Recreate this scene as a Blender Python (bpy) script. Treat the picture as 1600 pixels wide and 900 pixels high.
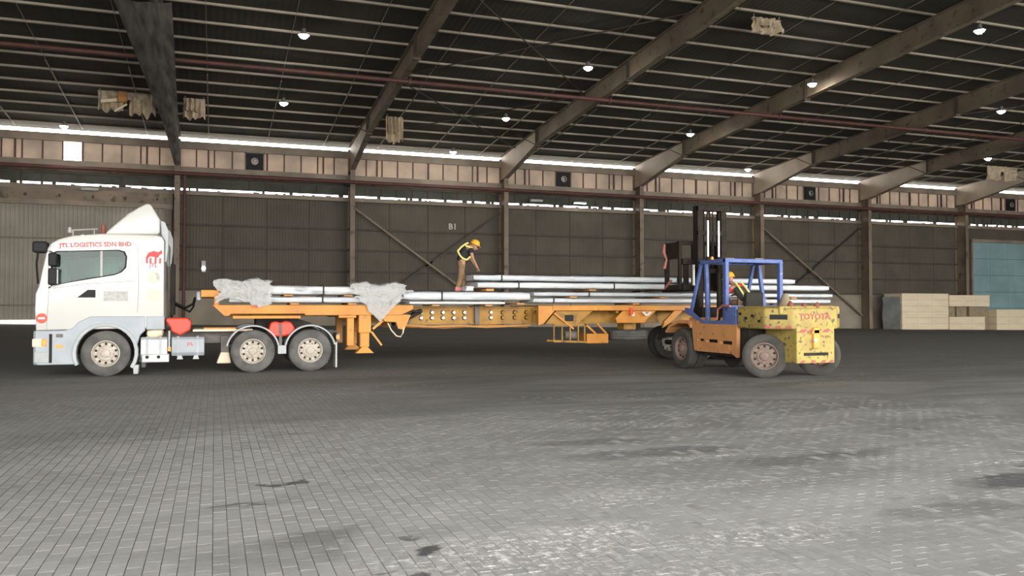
import bpy, bmesh, math, random
from mathutils import Vector, Matrix, noise
random.seed(11)
for o in list(bpy.data.objects): bpy.data.objects.remove(o)
sc = bpy.context.scene
COL = sc.collection
R = math.radians
PI = math.pi

# ------------------------------------------------------------------ camera
YAW, PITCH, CAMH, FPX = R(19.8), math.atan(31/1290.), 1.6, 1290.
Fv = Vector((math.sin(YAW)*math.cos(PITCH), math.cos(YAW)*math.cos(PITCH), math.sin(PITCH)))
Rv = Vector((math.cos(YAW), -math.sin(YAW), 0)); Uv = Rv.cross(Fv)
cam = bpy.data.cameras.new('camera'); camo = bpy.data.objects.new('camera', cam); COL.objects.link(camo)
M = Matrix((Rv, Uv, -Fv)).transposed().to_4x4(); M.translation = (0, 0, CAMH)
camo.matrix_world = M
cam.sensor_width = 36; cam.lens = 36*FPX/1600; cam.clip_start = .1; cam.clip_end = 600
sc.camera = camo

# ------------------------------------------------------------------ sky, exposure
SKY = 10.4
w = bpy.data.worlds.new('overcast_sky'); sc.world = w; w.use_nodes = True
bg = w.node_tree.nodes['Background']; bg.inputs[0].default_value = (1, .985, .955, 1); bg.inputs[1].default_value = SKY
vs = sc.view_settings
vs.view_transform = 'Standard'; vs.look = 'None'; vs.gamma = 1; vs.exposure = 0.0; vs.use_curve_mapping = False
sc.cycles.sample_clamp_indirect = 8

# the big open doorway behind the camera: a light portal (guides sky sampling, gives off nothing itself)
DOOR_X0, DOOR_X1, DOOR_Z, Y_NEAR = -24., 84., 11.6, -9.
pl = bpy.data.lights.new('doorway_portal', 'AREA'); pl.shape = 'RECTANGLE'; pl.size = DOOR_X1-DOOR_X0; pl.size_y = DOOR_Z
pl.cycles.is_portal = True
plo = bpy.data.objects.new('doorway_portal', pl); COL.objects.link(plo)
plo.location = ((DOOR_X0+DOOR_X1)/2, Y_NEAR-.3, DOOR_Z/2); plo.rotation_euler = (R(90), 0, 0)

# ------------------------------------------------------------------ helpers
ORG = {}
class MB:
    def __init__(s): s.v = []; s.f = []
    def add(s, vs, fs):
        b = len(s.v); s.v += [tuple(v) for v in vs]; s.f += [tuple(i+b for i in f) for f in fs]; return s
    def hexa(s, p):
        return s.add(p, [(0,3,2,1),(4,5,6,7),(0,1,5,4),(1,2,6,5),(2,3,7,6),(3,0,4,7)])
    def box(s, x0, x1, y0, y1, z0, z1):
        return s.hexa([(x0,y0,z0),(x1,y0,z0),(x1,y1,z0),(x0,y1,z0),(x0,y0,z1),(x1,y0,z1),(x1,y1,z1),(x0,y1,z1)])
    def bar(s, p, q, w, h=None, up=(0,0,1)):
        p, q = Vector(p), Vector(q); h = h or w; d = (q-p).normalized(); u = Vector(up)
        if abs(d.dot(u)) > .98: u = Vector((1,0,0)) if abs(d.x) < .9 else Vector((0,1,0))
        a = d.cross(u).normalized(); b = a.cross(d).normalized()
        c = [(-1,-1),(1,-1),(1,1),(-1,1)]
        return s.hexa([p+a*i*w/2+b*j*h/2 for i,j in c]+[q+a*i*w/2+b*j*h/2 for i,j in c])
    def prism(s, poly, ax, a, b):
        n = len(poly)
        mk = {'y': lambda u,v,t: (u,t,v), 'x': lambda u,v,t: (t,u,v), 'z': lambda u,v,t: (u,v,t)}[ax]
        vs = [mk(u,v,a) for u,v in poly]+[mk(u,v,b) for u,v in poly]
        return s.add(vs, [tuple(range(n)), tuple(range(2*n-1,n-1,-1))]+[(i,(i+1)%n,n+(i+1)%n,n+i) for i in range(n)])
    def cyl(s, p, q, r, r2=None, n=12, caps=True):
        p, q = Vector(p), Vector(q); r2 = r if r2 is None else r2
        d = (q-p).normalized(); u = Vector((0,0,1)) if abs(d.z) < .9 else Vector((1,0,0))
        a = d.cross(u).normalized(); b = d.cross(a).normalized()
        vs = []
        for c, rr in ((p,r),(q,r2)):
            for i in range(n):
                t = 2*PI*i/n; vs.append(c+a*math.cos(t)*rr+b*math.sin(t)*rr)
        fs = [(i,(i+1)%n,n+(i+1)%n,n+i) for i in range(n)]
        if caps: fs += [tuple(range(n-1,-1,-1)), tuple(range(n,2*n))]
        return s.add(vs, fs)
    def tube(s, pts, r, n=6):
        pts = [Vector(p) for p in pts]; vs = []; m = len(pts)
        for k, p in enumerate(pts):
            d = (pts[min(k+1,m-1)]-pts[max(k-1,0)]).normalized(); u = Vector((0,0,1)) if abs(d.z) < .9 else Vector((1,0,0))
            a = d.cross(u).normalized(); b = d.cross(a).normalized()
            rr = r[k] if isinstance(r,(list,tuple)) else r
            for i in range(n):
                t = 2*PI*i/n; vs.append(p+a*math.cos(t)*rr+b*math.sin(t)*rr)
        fs = [(k*n+i, k*n+(i+1)%n, (k+1)*n+(i+1)%n, (k+1)*n+i) for k in range(m-1) for i in range(n)]
        fs += [tuple(range(n-1,-1,-1)), tuple(range((m-1)*n, m*n))]
        return s.add(vs, fs)
    def lathe(s, prof, c, d, n=28, a0=0, a1=2*PI):          # prof: (radius, distance along d)
        c, d = Vector(c), Vector(d).normalized(); u = Vector((0,0,1)) if abs(d.z) < .9 else Vector((1,0,0))
        a = d.cross(u).normalized(); b = d.cross(a).normalized(); full = abs(a1-a0-2*PI) < 1e-6
        m = n if full else n+1; vs = []
        for r, t in prof:
            for i in range(m):
                an = a0+(a1-a0)*i/n; vs.append(c+d*t+a*math.cos(an)*r+b*math.sin(an)*r)
        fs = [(k*m+i, k*m+(i+1)%m, (k+1)*m+(i+1)%m, (k+1)*m+i) for k in range(len(prof)-1) for i in range(n)]
        return s.add(vs, fs)
    def grid(s, fn, nu, nv):
        vs = [fn(i/nu, j/nv) for j in range(nv+1) for i in range(nu+1)]
        return s.add(vs, [(j*(nu+1)+i, j*(nu+1)+i+1, (j+1)*(nu+1)+i+1, (j+1)*(nu+1)+i) for j in range(nv) for i in range(nu)])
    def plate(s, outer, holes, ax, a, b):                   # flat plate with holes, extruded a..b
        bm = bmesh.new(); loops = []
        for lp in [outer]+holes:
            vv = [bm.verts.new((u,v,0)) for u,v in lp]; loops.append(vv)
            for i in range(len(vv)): bm.edges.new((vv[i], vv[(i+1)%len(vv)]))
        bmesh.ops.triangle_fill(bm, use_beauty=True, edges=bm.edges[:])
        bm.verts.index_update()
        mk = {'y': lambda u,v,t: (u,t,v), 'x': lambda u,v,t: (t,u,v), 'z': lambda u,v,t: (u,v,t)}[ax]
        n = len(bm.verts); co = [v.co.copy() for v in bm.verts]
        vs = [mk(c.x,c.y,a) for c in co]+[mk(c.x,c.y,b) for c in co]; fs = []
        for f in bm.faces:
            ids = [v.index for v in f.verts]; fs.append(tuple(ids)); fs.append(tuple(i+n for i in reversed(ids)))
        for vv in loops:
            for i in range(len(vv)):
                p, q = vv[i].index, vv[(i+1)%len(vv)].index; fs.append((p,q,q+n,p+n))
        bm.free(); return s.add(vs, fs)
    def mesh(s, name, m, o=(0,0,0), smooth=0, bevel=0, seg=2):
        o = Vector(o); me = bpy.data.meshes.new(name)
        me.from_pydata([Vector(v)-o for v in s.v], [], s.f)
        bm = bmesh.new(); bm.from_mesh(me)
        bmesh.ops.recalc_face_normals(bm, faces=bm.faces[:])
        if bevel:
            es = [e for e in bm.edges if len(e.link_faces) == 2 and e.calc_face_angle(0) > R(28)]
            bmesh.ops.bevel(bm, geom=es, offset=bevel, segments=seg, affect='EDGES', profile=.5, clamp_overlap=True)
        bm.to_mesh(me); bm.free()
        if smooth:
            me.polygons.foreach_set('use_smooth', [True]*len(me.polygons)); me.set_sharp_from_angle(angle=R(smooth))
        if m: me.materials.append(m)
        return me
    def build(s, name, m, parent=None, **k):
        o = ORG.get(parent.name, Vector()) if parent else Vector()
        ob = bpy.data.objects.new(name, s.mesh(name, m, o, **k)); COL.objects.link(ob)
        if parent: ob.parent = parent
        ORG[ob.name] = o
        return ob
def circ(x, z, r, n=14, a0=0): return [(x+r*math.cos(a0+2*PI*i/n), z+r*math.sin(a0+2*PI*i/n)) for i in range(n)]
def arc(x, z, r, a0, a1, n=12): return [(x+r*math.cos(R(a0+(a1-a0)*i/n)), z+r*math.sin(R(a0+(a1-a0)*i/n))) for i in range(n+1)]
def rect(x0, x1, z0, z1): return [(x0,z0),(x1,z0),(x1,z1),(x0,z1)]
def tag(o, label=None, cat=None, group=None, kind=None):
    if label: o['label'] = label
    if cat: o['category'] = cat
    if group: o['group'] = group
    if kind: o['kind'] = kind
    return o
def thing(name, label, cat, loc=(0,0,0), group=None, kind=None):
    o = bpy.data.objects.new(name, None); COL.objects.link(o); o.location = loc; o.empty_display_size = .2
    ORG[o.name] = Vector(loc)
    return tag(o, label, cat, group, kind)
def piece(name, me, parent, loc, rot=None):
    o = bpy.data.objects.new(name, me); COL.objects.link(o); o.parent = parent
    o.location = Vector(loc)-ORG.get(parent.name, Vector())
    if rot: o.rotation_euler = rot
    ORG[o.name] = ORG.get(parent.name, Vector()); return o
def copy_tree(o, loc=None, rz=None, parent=None):
    c = o.copy(); COL.objects.link(c); c.parent = parent
    if loc is not None: c.location = loc; ORG[c.name] = Vector(loc)
    if rz is not None: c.rotation_euler.z = rz
    for ch in o.children: copy_tree(ch, parent=c)
    return c
def text(name, s, size, m, parent, loc, rot, ext=.004, xs=1.0):
    cu = bpy.data.curves.new(name, 'FONT'); cu.body = s; cu.size = size; cu.extrude = ext; cu.align_x = 'CENTER'; cu.align_y = 'CENTER'
    cu.resolution_u = 2; cu.offset = size*.02; cu.materials.append(m)
    t = bpy.data.objects.new(name, cu); COL.objects.link(t)
    dg = bpy.context.evaluated_depsgraph_get(); me = bpy.data.meshes.new_from_object(t.evaluated_get(dg))
    bpy.data.objects.remove(t); bpy.data.curves.remove(cu)
    o = bpy.data.objects.new(name, me); COL.objects.link(o); o.parent = parent
    o.location = Vector(loc)-ORG.get(parent.name, Vector()); o.rotation_euler = rot; o.scale = (xs,1,1)
    return o

# ------------------------------------------------------------------ materials
def nodes(name):
    m = bpy.data.materials.new(name); m.use_nodes = True; nt = m.node_tree
    return m, nt, nt.nodes, nt.links, nt.nodes['Principled BSDF']
def mat(name, c1, c2=None, scale=3., rough=.6, metal=0., bump=0., bscale=None, lo=.35, hi=.65, c3=None, s3=12., lo3=.6, hi3=.7, corr=None, spec=.5, coat=0, stretch=(1,1,1)):
    """colour c1/c2 mixed by world-space noise, optional third colour as worn spots, optional corrugation bump (axis, period, depth)"""
    m, nt, N, L, b = nodes(name)
    b.inputs['Roughness'].default_value = rough; b.inputs['Metallic'].default_value = metal
    b.inputs['Specular IOR Level'].default_value = spec; b.inputs['Coat Weight'].default_value = coat
    b.inputs['Base Color'].default_value = (*c1, 1)
    geo = N.new('ShaderNodeNewGeometry'); mp = N.new('ShaderNodeMapping'); mp.inputs['Scale'].default_value = stretch
    L.new(geo.outputs['Position'], mp.inputs['Vector'])
    def nz(sc_, det=5):
        n = N.new('ShaderNodeTexNoise'); n.inputs['Scale'].default_value = sc_; n.inputs['Detail'].default_value = det; L.new(mp.outputs[0], n.inputs['Vector']); return n
    def ramp(src, lo_, hi_):
        r = N.new('ShaderNodeMapRange'); r.inputs[1].default_value = lo_; r.inputs[2].default_value = hi_; L.new(src, r.inputs[0]); return r.outputs[0]
    def mix(fac, a, bcol):
        x = N.new('ShaderNodeMix'); x.data_type = 'RGBA'; L.new(fac, x.inputs[0])
        if isinstance(a, tuple): x.inputs[6].default_value = (*a, 1)
        else: L.new(a, x.inputs[6])
        x.inputs[7].default_value = (*bcol, 1); return x.outputs[2]
    col = None
    if c2: col = mix(ramp(nz(scale).outputs['Fac'], lo, hi), c1, c2)
    if c3: col = mix(ramp(nz(s3, 3).outputs['Fac'], lo3, hi3), col or c1, c3)
    if col: L.new(col, b.inputs['Base Color'])
    h = None
    if bump:
        h = nz(bscale or scale*3).outputs['Fac']; dist = bump
    if corr:
        ax, per, dep = corr; sp = N.new('ShaderNodeSeparateXYZ'); L.new(geo.outputs['Position'], sp.inputs[0])
        mu = N.new('ShaderNodeMath'); mu.operation = 'MULTIPLY'; mu.inputs[1].default_value = 2*PI/per; L.new(sp.outputs[ax], mu.inputs[0])
        si = N.new('ShaderNodeMath'); si.operation = 'SINE'; L.new(mu.outputs[0], si.inputs[0]); h = si.outputs[0]; dist = dep
    if h:
        bp = N.new('ShaderNodeBump'); bp.inputs['Strength'].default_value = .8; bp.inputs['Distance'].default_value = dist; L.new(h, bp.inputs['Height']); L.new(bp.outputs[0], b.inputs['Normal'])
    return m
def emit(name, c, s):
    m, nt, N, L, b = nodes(name); b.inputs['Base Color'].default_value = (*c,1); b.inputs['Emission Color'].default_value = (*c,1); b.inputs['Emission Strength'].default_value = s; return m
def translucent(name, c1, c2, t):
    m, nt, N, L, b = nodes(name); N.remove(b); out = N['Material Output']
    geo = N.new('ShaderNodeNewGeometry'); n = N.new('ShaderNodeTexNoise'); n.inputs['Scale'].default_value = .7; n.inputs['Detail'].default_value = 6; L.new(geo.outputs['Position'], n.inputs['Vector'])
    r = N.new('ShaderNodeMapRange'); r.inputs[1].default_value = .35; r.inputs[2].default_value = .65; L.new(n.outputs['Fac'], r.inputs[0])
    def mx(a, b_):
        x = N.new('ShaderNodeMix'); x.data_type = 'RGBA'; L.new(r.outputs[0], x.inputs[0]); x.inputs[6].default_value = (*a,1); x.inputs[7].default_value = (*b_,1); return x.outputs[2]
    d = N.new('ShaderNodeBsdfDiffuse'); L.new(mx(c1, c2), d.inputs[0])
    tr = N.new('ShaderNodeBsdfTranslucent'); L.new(mx([v*t for v in c1], [v*t for v in c2]), tr.inputs[0])
    ad = N.new('ShaderNodeAddShader'); L.new(d.outputs[0], ad.inputs[0]); L.new(tr.outputs[0], ad.inputs[1]); L.new(ad.outputs[0], out.inputs[0]); return m
def glass(name, tint, refl=1.0):
    m, nt, N, L, b = nodes(name); N.remove(b); out = N['Material Output']
    t = N.new('ShaderNodeBsdfTransparent'); t.inputs[0].default_value = (*tint,1)
    g = N.new('ShaderNodeBsdfGlossy'); g.inputs[1].default_value = 0.; g.inputs[0].default_value = (refl,refl,refl,1)
    f = N.new('ShaderNodeFresnel'); f.inputs[0].default_value = 1.5
    x = N.new('ShaderNodeMixShader'); L.new(f.outputs[0], x.inputs[0]); L.new(t.outputs[0], x.inputs[1]); L.new(g.outputs[0], x.inputs[2]); L.new(x.outputs[0], out.inputs[0]); return m
def film(name):
    m, nt, N, L, b = nodes(name); b.inputs['Base Color'].default_value = (.62,.62,.60,1); b.inputs['Roughness'].default_value = .3
    out = N['Material Output']; t = N.new('ShaderNodeBsdfTransparent'); x = N.new('ShaderNodeMixShader'); x.inputs[0].default_value = .48
    L.new(t.outputs[0], x.inputs[1]); L.new(b.outputs[0], x.inputs[2]); L.new(x.outputs[0], out.inputs[0])
    geo = N.new('ShaderNodeNewGeometry'); n = N.new('ShaderNodeTexNoise'); n.inputs['Scale'].default_value = 9; n.inputs['Detail'].default_value = 5; L.new(geo.outputs['Position'], n.inputs['Vector'])
    bp = N.new('ShaderNodeBump'); bp.inputs['Distance'].default_value = .06; L.new(n.outputs['Fac'], bp.inputs['Height']); L.new(bp.outputs[0], b.inputs['Normal']); return m

P = {}
P['panel'] = mat('dark_wall_sheet', (.115,.097,.072), (.088,.075,.056), .5, .75, corr=(0,.2,.012), bump=0)
P['girt'] = mat('girt_steel', (.055,.046,.036), (.075,.06,.045), 2, .7)
P['beige_steel'] = mat('beige_painted_steel', (.31,.25,.19), (.21,.17,.13), .8, .6)
P['frame'] = mat('frame_steel', (.27,.21,.15), (.18,.14,.10), .6, .65, c3=(.10,.075,.05), s3=2.2, lo3=.58, hi3=.72)
P['haunch'] = mat('cream_haunch_web', (.62,.52,.41), (.50,.41,.31), .7, .6)
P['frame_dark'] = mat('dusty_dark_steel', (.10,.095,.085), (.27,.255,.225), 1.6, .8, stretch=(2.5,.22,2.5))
P['purlin'] = mat('purlin_steel', (.52,.45,.365), (.30,.26,.21), 1.2, .55, stretch=(.3,1,1))
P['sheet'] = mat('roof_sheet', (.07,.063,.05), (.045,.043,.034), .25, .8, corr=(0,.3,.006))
P['redpipe'] = mat('red_brown_pipe', (.125,.045,.037), (.085,.036,.03), 2, .6)
P['redpost'] = mat('red_brown_post', (.13,.06,.045), (.09,.045,.035), 3, .6)
P['concrete'] = mat('plinth_concrete', (.34,.29,.225), (.25,.215,.165), .7, .85, bump=.01, bscale=8)
P['conc_pale'] = mat('apron_concrete', (.42,.41,.38), (.36,.35,.32), .5, .85)
P['clear'] = translucent('translucent_wall_sheet', (.36,.305,.255), (.26,.225,.195), .50)
P['louvre'] = translucent('dusty_louvre_sheet', (.10,.105,.09), (.07,.075,.06), .10)
P['ribdoor'] = mat('ribbed_door_sheet', (.40,.36,.30), (.31,.28,.235), .5, .65)
P['bluedoor'] = mat('pale_blue_door_sheet', (.28,.42,.44), (.22,.34,.36), .6, .6)
P['black'] = mat('black_plastic', (.018,.018,.018), rough=.6, spec=.25)
P['rubber'] = mat('tyre_rubber', (.075,.073,.068), (.14,.135,.125), 3, .85, bump=.004, bscale=40)
P['rubber_dk'] = mat('dusty_tyre_rubber', (.05,.048,.043), (.085,.08,.07), 3, .9, bump=.004, bscale=40)
P['white'] = mat('white_paint', (.62,.61,.57), (.58,.57,.535), .8, .25, coat=.4)
P['greyblue'] = mat('pale_grey_paint', (.38,.415,.445), (.32,.35,.38), 2, .4, c3=(.4,.36,.3), s3=6, lo3=.62, hi3=.8)
P['greylight'] = mat('light_grey_plastic', (.45,.475,.485), (.37,.39,.39), 3, .5)
P['alu'] = mat('tank_aluminium', (.56,.58,.58), (.44,.45,.45), 4, .45, .3)
P['rim'] = mat('wheel_rim', (.55,.50,.42), (.42,.37,.30), 5, .5, c3=(.2,.15,.1), s3=16)
P['rim_dk'] = mat('dusty_brown_rim', (.26,.19,.15), (.19,.135,.11), 6, .7, c3=(.35,.25,.2), s3=18)
P['chassis'] = mat('chassis_grey', (.20,.18,.155), (.12,.11,.10), 2.5, .7)
P['dark'] = mat('dark_underbody', (.025,.024,.022), (.04,.037,.032), 3, .85, spec=.2)
P['red'] = mat('red_plastic', (.75,.055,.02), (.62,.05,.02), 4, .4)
P['redlet'] = mat('red_lettering', (.72,.05,.05), rough=.5)
P['orange'] = mat('amber_lens', (.9,.33,.04), rough=.3)
P['tape'] = mat('cream_sticker', (.80,.66,.48), rough=.5)
P['greystk'] = mat('grey_sticker', (.5,.49,.46), (.38,.37,.35), 20, .5)
P['glass'] = glass('cab_glass', (.62,.75,.72), .45)
P['wind'] = mat('windscreen_glass', (.02,.03,.03), rough=.05)
P['trailer'] = mat('trailer_orange', (.64,.27,.03), (.52,.20,.025), 1.6, .5, c3=(.35,.16,.05), s3=7, lo3=.62, hi3=.78)
P['trailer_y'] = mat('telescopic_yellow', (.42,.22,.03), (.28,.14,.025), 3, .6, c3=(.12,.07,.03), s3=5, lo3=.58, hi3=.72)
P['wrap'] = mat('plastic_wrap_white', (.66,.67,.66), (.55,.57,.57), 2.2, .35, bump=.03, bscale=7, stretch=(.4,1,1.6), c3=(.36,.38,.39), s3=3)
P['wrap2'] = mat('plastic_wrap_bluish', (.60,.63,.65), (.48,.51,.535), 2.5, .33, bump=.03, bscale=8, stretch=(.35,1,1.8), c3=(.62,.63,.62), s3=3)
P['film'] = film('clear_film')
P['timber'] = mat('orange_timber', (.62,.30,.09), (.5,.24,.08), 6, .7)
P['pine'] = mat('pine_board', (.88,.76,.55), (.80,.68,.48), 1.2, .65, stretch=(.5,1,2))
P['pine_dk'] = mat('dark_plank', (.36,.29,.18), (.28,.22,.14), 2, .8)  # darker timber tone for crate cores, baulks and loose pieces
P['fl_yellow'] = mat('worn_yellow_paint', (.46,.345,.085), (.36,.27,.08), 3, .65, c3=(.13,.10,.06), s3=11, lo3=.56, hi3=.66)
P['fl_orange'] = mat('orange_paint', (.66,.31,.11), (.56,.26,.10), 2.5, .6, c3=(.25,.13,.08), s3=8, lo3=.63, hi3=.75)
P['fl_blue'] = mat('blue_paint', (.10,.165,.42), (.075,.12,.32), 4, .5, c3=(.28,.3,.42), s3=10, lo3=.64, hi3=.75)
P['mast'] = mat('black_greasy_steel', (.018,.015,.012), (.035,.026,.019), 5, .75, spec=.2)
P['rod'] = mat('polished_rod', (.75,.73,.68), rough=.25, metal=.6)
P['hose'] = mat('pink_hose', (.55,.2,.15), (.4,.15,.11), 6, .6)
P['rust'] = mat('rust_red', (.35,.10,.06), (.22,.07,.05), 6, .7)
P['magenta'] = mat('faded_red_stripe', (.42,.085,.085), (.34,.09,.075), 8, .6)
P['cloth'] = mat('beige_sheeting', (.66,.55,.40), (.46,.37,.25), 3, .8)
P['skin'] = mat('skin', (.42,.22,.14), rough=.6)
P['helmet'] = mat('yellow_helmet', (.85,.42,.03), rough=.35)
P['vest'] = mat('black_vest', (.015,.015,.018), rough=.8)
P['reflect'] = mat('lime_band', (.78,.72,.22), rough=.5)
P['trouser'] = mat('khaki_cloth', (.24,.15,.08), (.19,.12,.065), 8, .85)
P['shoe'] = mat('pink_shoe', (.62,.22,.2), rough=.6)
P['redcloth'] = mat('red_cloth', (.6,.03,.02), rough=.8)
P['darkcloth'] = mat('dark_green_cloth', (.04,.05,.04), rough=.85)
P['galv'] = mat('galvanised_steel', (.45,.44,.41), (.36,.35,.33), 4, .5, .2)
P['lamp_on'] = emit('lamp_lens_lit', (1,.95,.85), 150)
P['tube_on'] = emit('tube_lens_lit', (.95,1,.97), 6)
P['lamp_case'] = mat('lamp_housing', (.2,.2,.19), rough=.5, metal=.3)
P['signwhite'] = mat('wall_mark_white', (.62,.60,.55), rough=.7)

# ------------------------------------------------------------------ floor
def gz(x, y):                                   # the slab falls gently along the far wall
    s = min(1, max(0, (y-28)/31.2)); s = s*s*(3-2*s)
    return s*min(.72, max(-.5, .45-.0129*x))
def floor_material():
    m, nt, N, L, b = nodes('block_paving'); b.inputs['Roughness'].default_value = .8; b.inputs['Specular IOR Level'].default_value = .3
    geo = N.new('ShaderNodeNewGeometry'); pos = geo.outputs['Position']
    sp = N.new('ShaderNodeSeparateXYZ'); L.new(pos, sp.inputs[0]); cb = N.new('ShaderNodeCombineXYZ'); L.new(sp.outputs[1], cb.inputs[0]); L.new(sp.outputs[0], cb.inputs[1])
    br = N.new('ShaderNodeTexBrick'); L.new(cb.outputs[0], br.inputs['Vector'])
    for k, v in (('Color1',(.47,.47,.46,1)),('Color2',(.37,.37,.36,1)),('Mortar',(.17,.168,.16,1)),('Scale',1),('Mortar Size',.0035),('Mortar Smooth',.2),('Bias',-.2),('Brick Width',.2),('Row Height',.1)): br.inputs[k].default_value = v
    def nz(s, det, rough=.55, vec=None, dist=0):
        n = N.new('ShaderNodeTexNoise'); n.inputs['Scale'].default_value = s; n.inputs['Detail'].default_value = det; n.inputs['Roughness'].default_value = rough; n.inputs['Distortion'].default_value = dist
        L.new(vec or pos, n.inputs['Vector']); return n.outputs['Fac']
    def rng(src, a, b_, c=0., d=1.):
        r = N.new('ShaderNodeMapRange'); L.new(src, r.inputs[0])
        for i, v in enumerate((a,b_,c,d)): r.inputs[i+1].default_value = v
        return r.outputs[0]
    def mix(fac, a, c, mode='MIX'):
        x = N.new('ShaderNodeMix'); x.data_type = 'RGBA'; x.blend_type = mode
        if isinstance(fac, float): x.inputs[0].default_value = fac
        else: L.new(fac, x.inputs[0])
        for i, s in ((6,a),(7,c)):
            if isinstance(s, tuple): x.inputs[i].default_value = (*s,1)
            else: L.new(s, x.inputs[i])
        return x.outputs[2]
    def math_(op, a, c):
        n = N.new('ShaderNodeMath'); n.operation = op
        for i, s in ((0,a),(1,c)):
            if isinstance(s, (int,float)): n.inputs[i].default_value = s
            else: L.new(s, n.inputs[i])
        return n.outputs[0]
    st = N.new('ShaderNodeMapping'); st.inputs['Scale'].default_value = (.35,1,1); st.inputs['Rotation'].default_value = (0,0,.25); L.new(pos, st.inputs[0])
    # worn area to the right, where dust has filled the joints
    fill = rng(nz(.22, 3), .42, .6)
    right = rng(sp.outputs[0], .5, 5.5)
    fillm = math_('MULTIPLY', math_('MAXIMUM', math_('MULTIPLY', fill, .55), right), .82)
    dusty = mix(nz(1.1, 8, .62, st.outputs[0]), (.30,.30,.293), (.52,.52,.51))
    col = mix(fillm, br.outputs['Color'], dusty)
    # broad tyre-polished and grimy patches
    col = mix(rng(nz(.2, 7, .62, st.outputs[0], .8), .38, .64), mix(1., col, (.66,.66,.64), 'MULTIPLY'), col)
    col = mix(math_('MULTIPLY', right, rng(nz(.8, 7, .65, st.outputs[0], 1.0), .42, .62, .75, 0.)), col, mix(1., col, (.62,.62,.61), 'MULTIPLY'))
    col = mix(rng(sp.outputs[1], 5., 15., 0., .55), col, mix(1., col, (.62,.615,.59), 'MULTIPLY'))  # darker with distance: weaker daylight put into the colour
    col = mix(math_('MULTIPLY', rng(nz(.55, 5, .6, st.outputs[0], 1.2), .60, .74), .55), col, (.10,.10,.097))
    # far floor and far right darker: grime plus daylight falloff painted into the colour
    col = mix(rng(sp.outputs[1], 15., 28., 0., .8), col, (.165,.160,.142))
    col = mix(rng(math_('ADD', math_('MULTIPLY', sp.outputs[0], .5), sp.outputs[1]), 16., 26., 0., .45), col, (.13,.13,.118))
    # white powdery dust
    dm = math_('MULTIPLY', rng(nz(7, 8, .7), .56, .68), rng(nz(.5, 4, .6, st.outputs[0]), .50, .66))
    dm = math_('MULTIPLY', dm, rng(sp.outputs[0], -1.5, 2.2, .12, .85))
    col = mix(dm, col, (.78,.78,.76))
    col = mix(math_('MULTIPLY', rng(nz(26, 3, .6), .70, .74), .6), col, (.82,.82,.80))
    spk = rng(nz(14, 6, .72), .50, .60)
    for x, y, a, c, s in DUST:
        mp = N.new('ShaderNodeMapping'); L.new(pos, mp.inputs[0]); mp.inputs['Location'].default_value = (-x/a, -y/c, 0); mp.inputs['Scale'].default_value = (1/a, 1/c, 0)
        ln = N.new('ShaderNodeVectorMath'); ln.operation = 'LENGTH'; L.new(mp.outputs[0], ln.inputs[0])
        col = mix(math_('MULTIPLY', spk, rng(ln.outputs['Value'], .3, 1.1, s, 0.)), col, (.80,.80,.78))
    col = mix(rng(nz(45, 5, .75), .35, .65, .30, 0.), col, mix(1., col, (.6,.6,.59), 'MULTIPLY'))
    # oil stains with their own outlines: x, y, half sizes, strength
    wob = N.new('ShaderNodeVectorMath'); wob.operation = 'MULTIPLY_ADD'
    nn = N.new('ShaderNodeTexNoise'); nn.inputs['Scale'].default_value = 3.5; nn.inputs['Detail'].default_value = 4; L.new(pos, nn.inputs['Vector'])
    L.new(nn.outputs['Color'], wob.inputs[0]); wob.inputs[1].default_value = (.5,.5,0); L.new(pos, wob.inputs[2])
    for x, y, a, c, s in STAINS:
        mp = N.new('ShaderNodeMapping'); mp.vector_type = 'POINT'; L.new(wob.outputs[0], mp.inputs[0])
        mp.inputs['Location'].default_value = (-(x+.25)/a, -(y+.25)/c, 0); mp.inputs['Scale'].default_value = (1/a, 1/c, 0)
        ln = N.new('ShaderNodeVectorMath'); ln.operation = 'LENGTH'; L.new(mp.outputs[0], ln.inputs[0])
        col = mix(rng(ln.outputs['Value'], .7, 1.15, s, 0.), col, (.055,.057,.058))
    L.new(col, b.inputs['Base Color'])
    bp = N.new('ShaderNodeBump'); bp.inputs['Strength'].default_value = .5; bp.inputs['Distance'].default_value = .006
    L.new(nz(30, 6, .7), bp.inputs['Height']); L.new(bp.outputs[0], b.inputs['Normal'])
    return m
DUST = [(1.9,5.1,1.1,.55,.8),(2.6,5.4,.55,.25,.9),(5.8,9.9,.7,.2,.9),(5.2,10.3,1.2,.3,.5),(7.7,6.4,.6,.12,.9),(4.7,6.4,1.0,.14,.7),(3.6,4.9,1.0,.3,.7),(5.0,7.7,1.0,.12,.7),(3.2,6.3,.8,.4,.5),(6.4,7.0,.9,.15,.5),(.6,9.6,.5,.2,.4),(7.0,9.0,1.5,.15,.5),(2.0,4.3,1.6,.4,.6)]
STAINS = [(.75,7.85,.16,.10,.85),(.5,7.8,.10,.06,.8),(1.33,5.35,.12,.10,.9),(1.15,4.8,.13,.09,.8),(1.3,5.7,.07,.05,.7),(1.0,5.05,.1,.04,.5),
          (7.2,5.6,.85,.30,.75),(7.9,6.0,.5,.2,.5),(4.6,8.1,1.1,.30,.45),(6.0,7.2,1.0,.28,.35),(8.0,4.4,.9,.3,.5),(5.5,5.0,.8,.22,.35),(4.2,9.0,.7,.22,.4),(.15,7.1,.18,.05,.6),(-1.7,7.6,.14,.06,.6)]
P['paving'] = floor_material()
P['bed'] = mat('joint_sand', (.23,.228,.22), (.36,.36,.35), 7, .95)
fl = thing('floor', None, None, kind='structure'); tag(fl, 'grey concrete block paving across the warehouse')
NX0, NX1, NY0, NY1 = -4.6, 11.0, 3.6, 12.0                  # block-by-block zone
m_ = MB()
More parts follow.
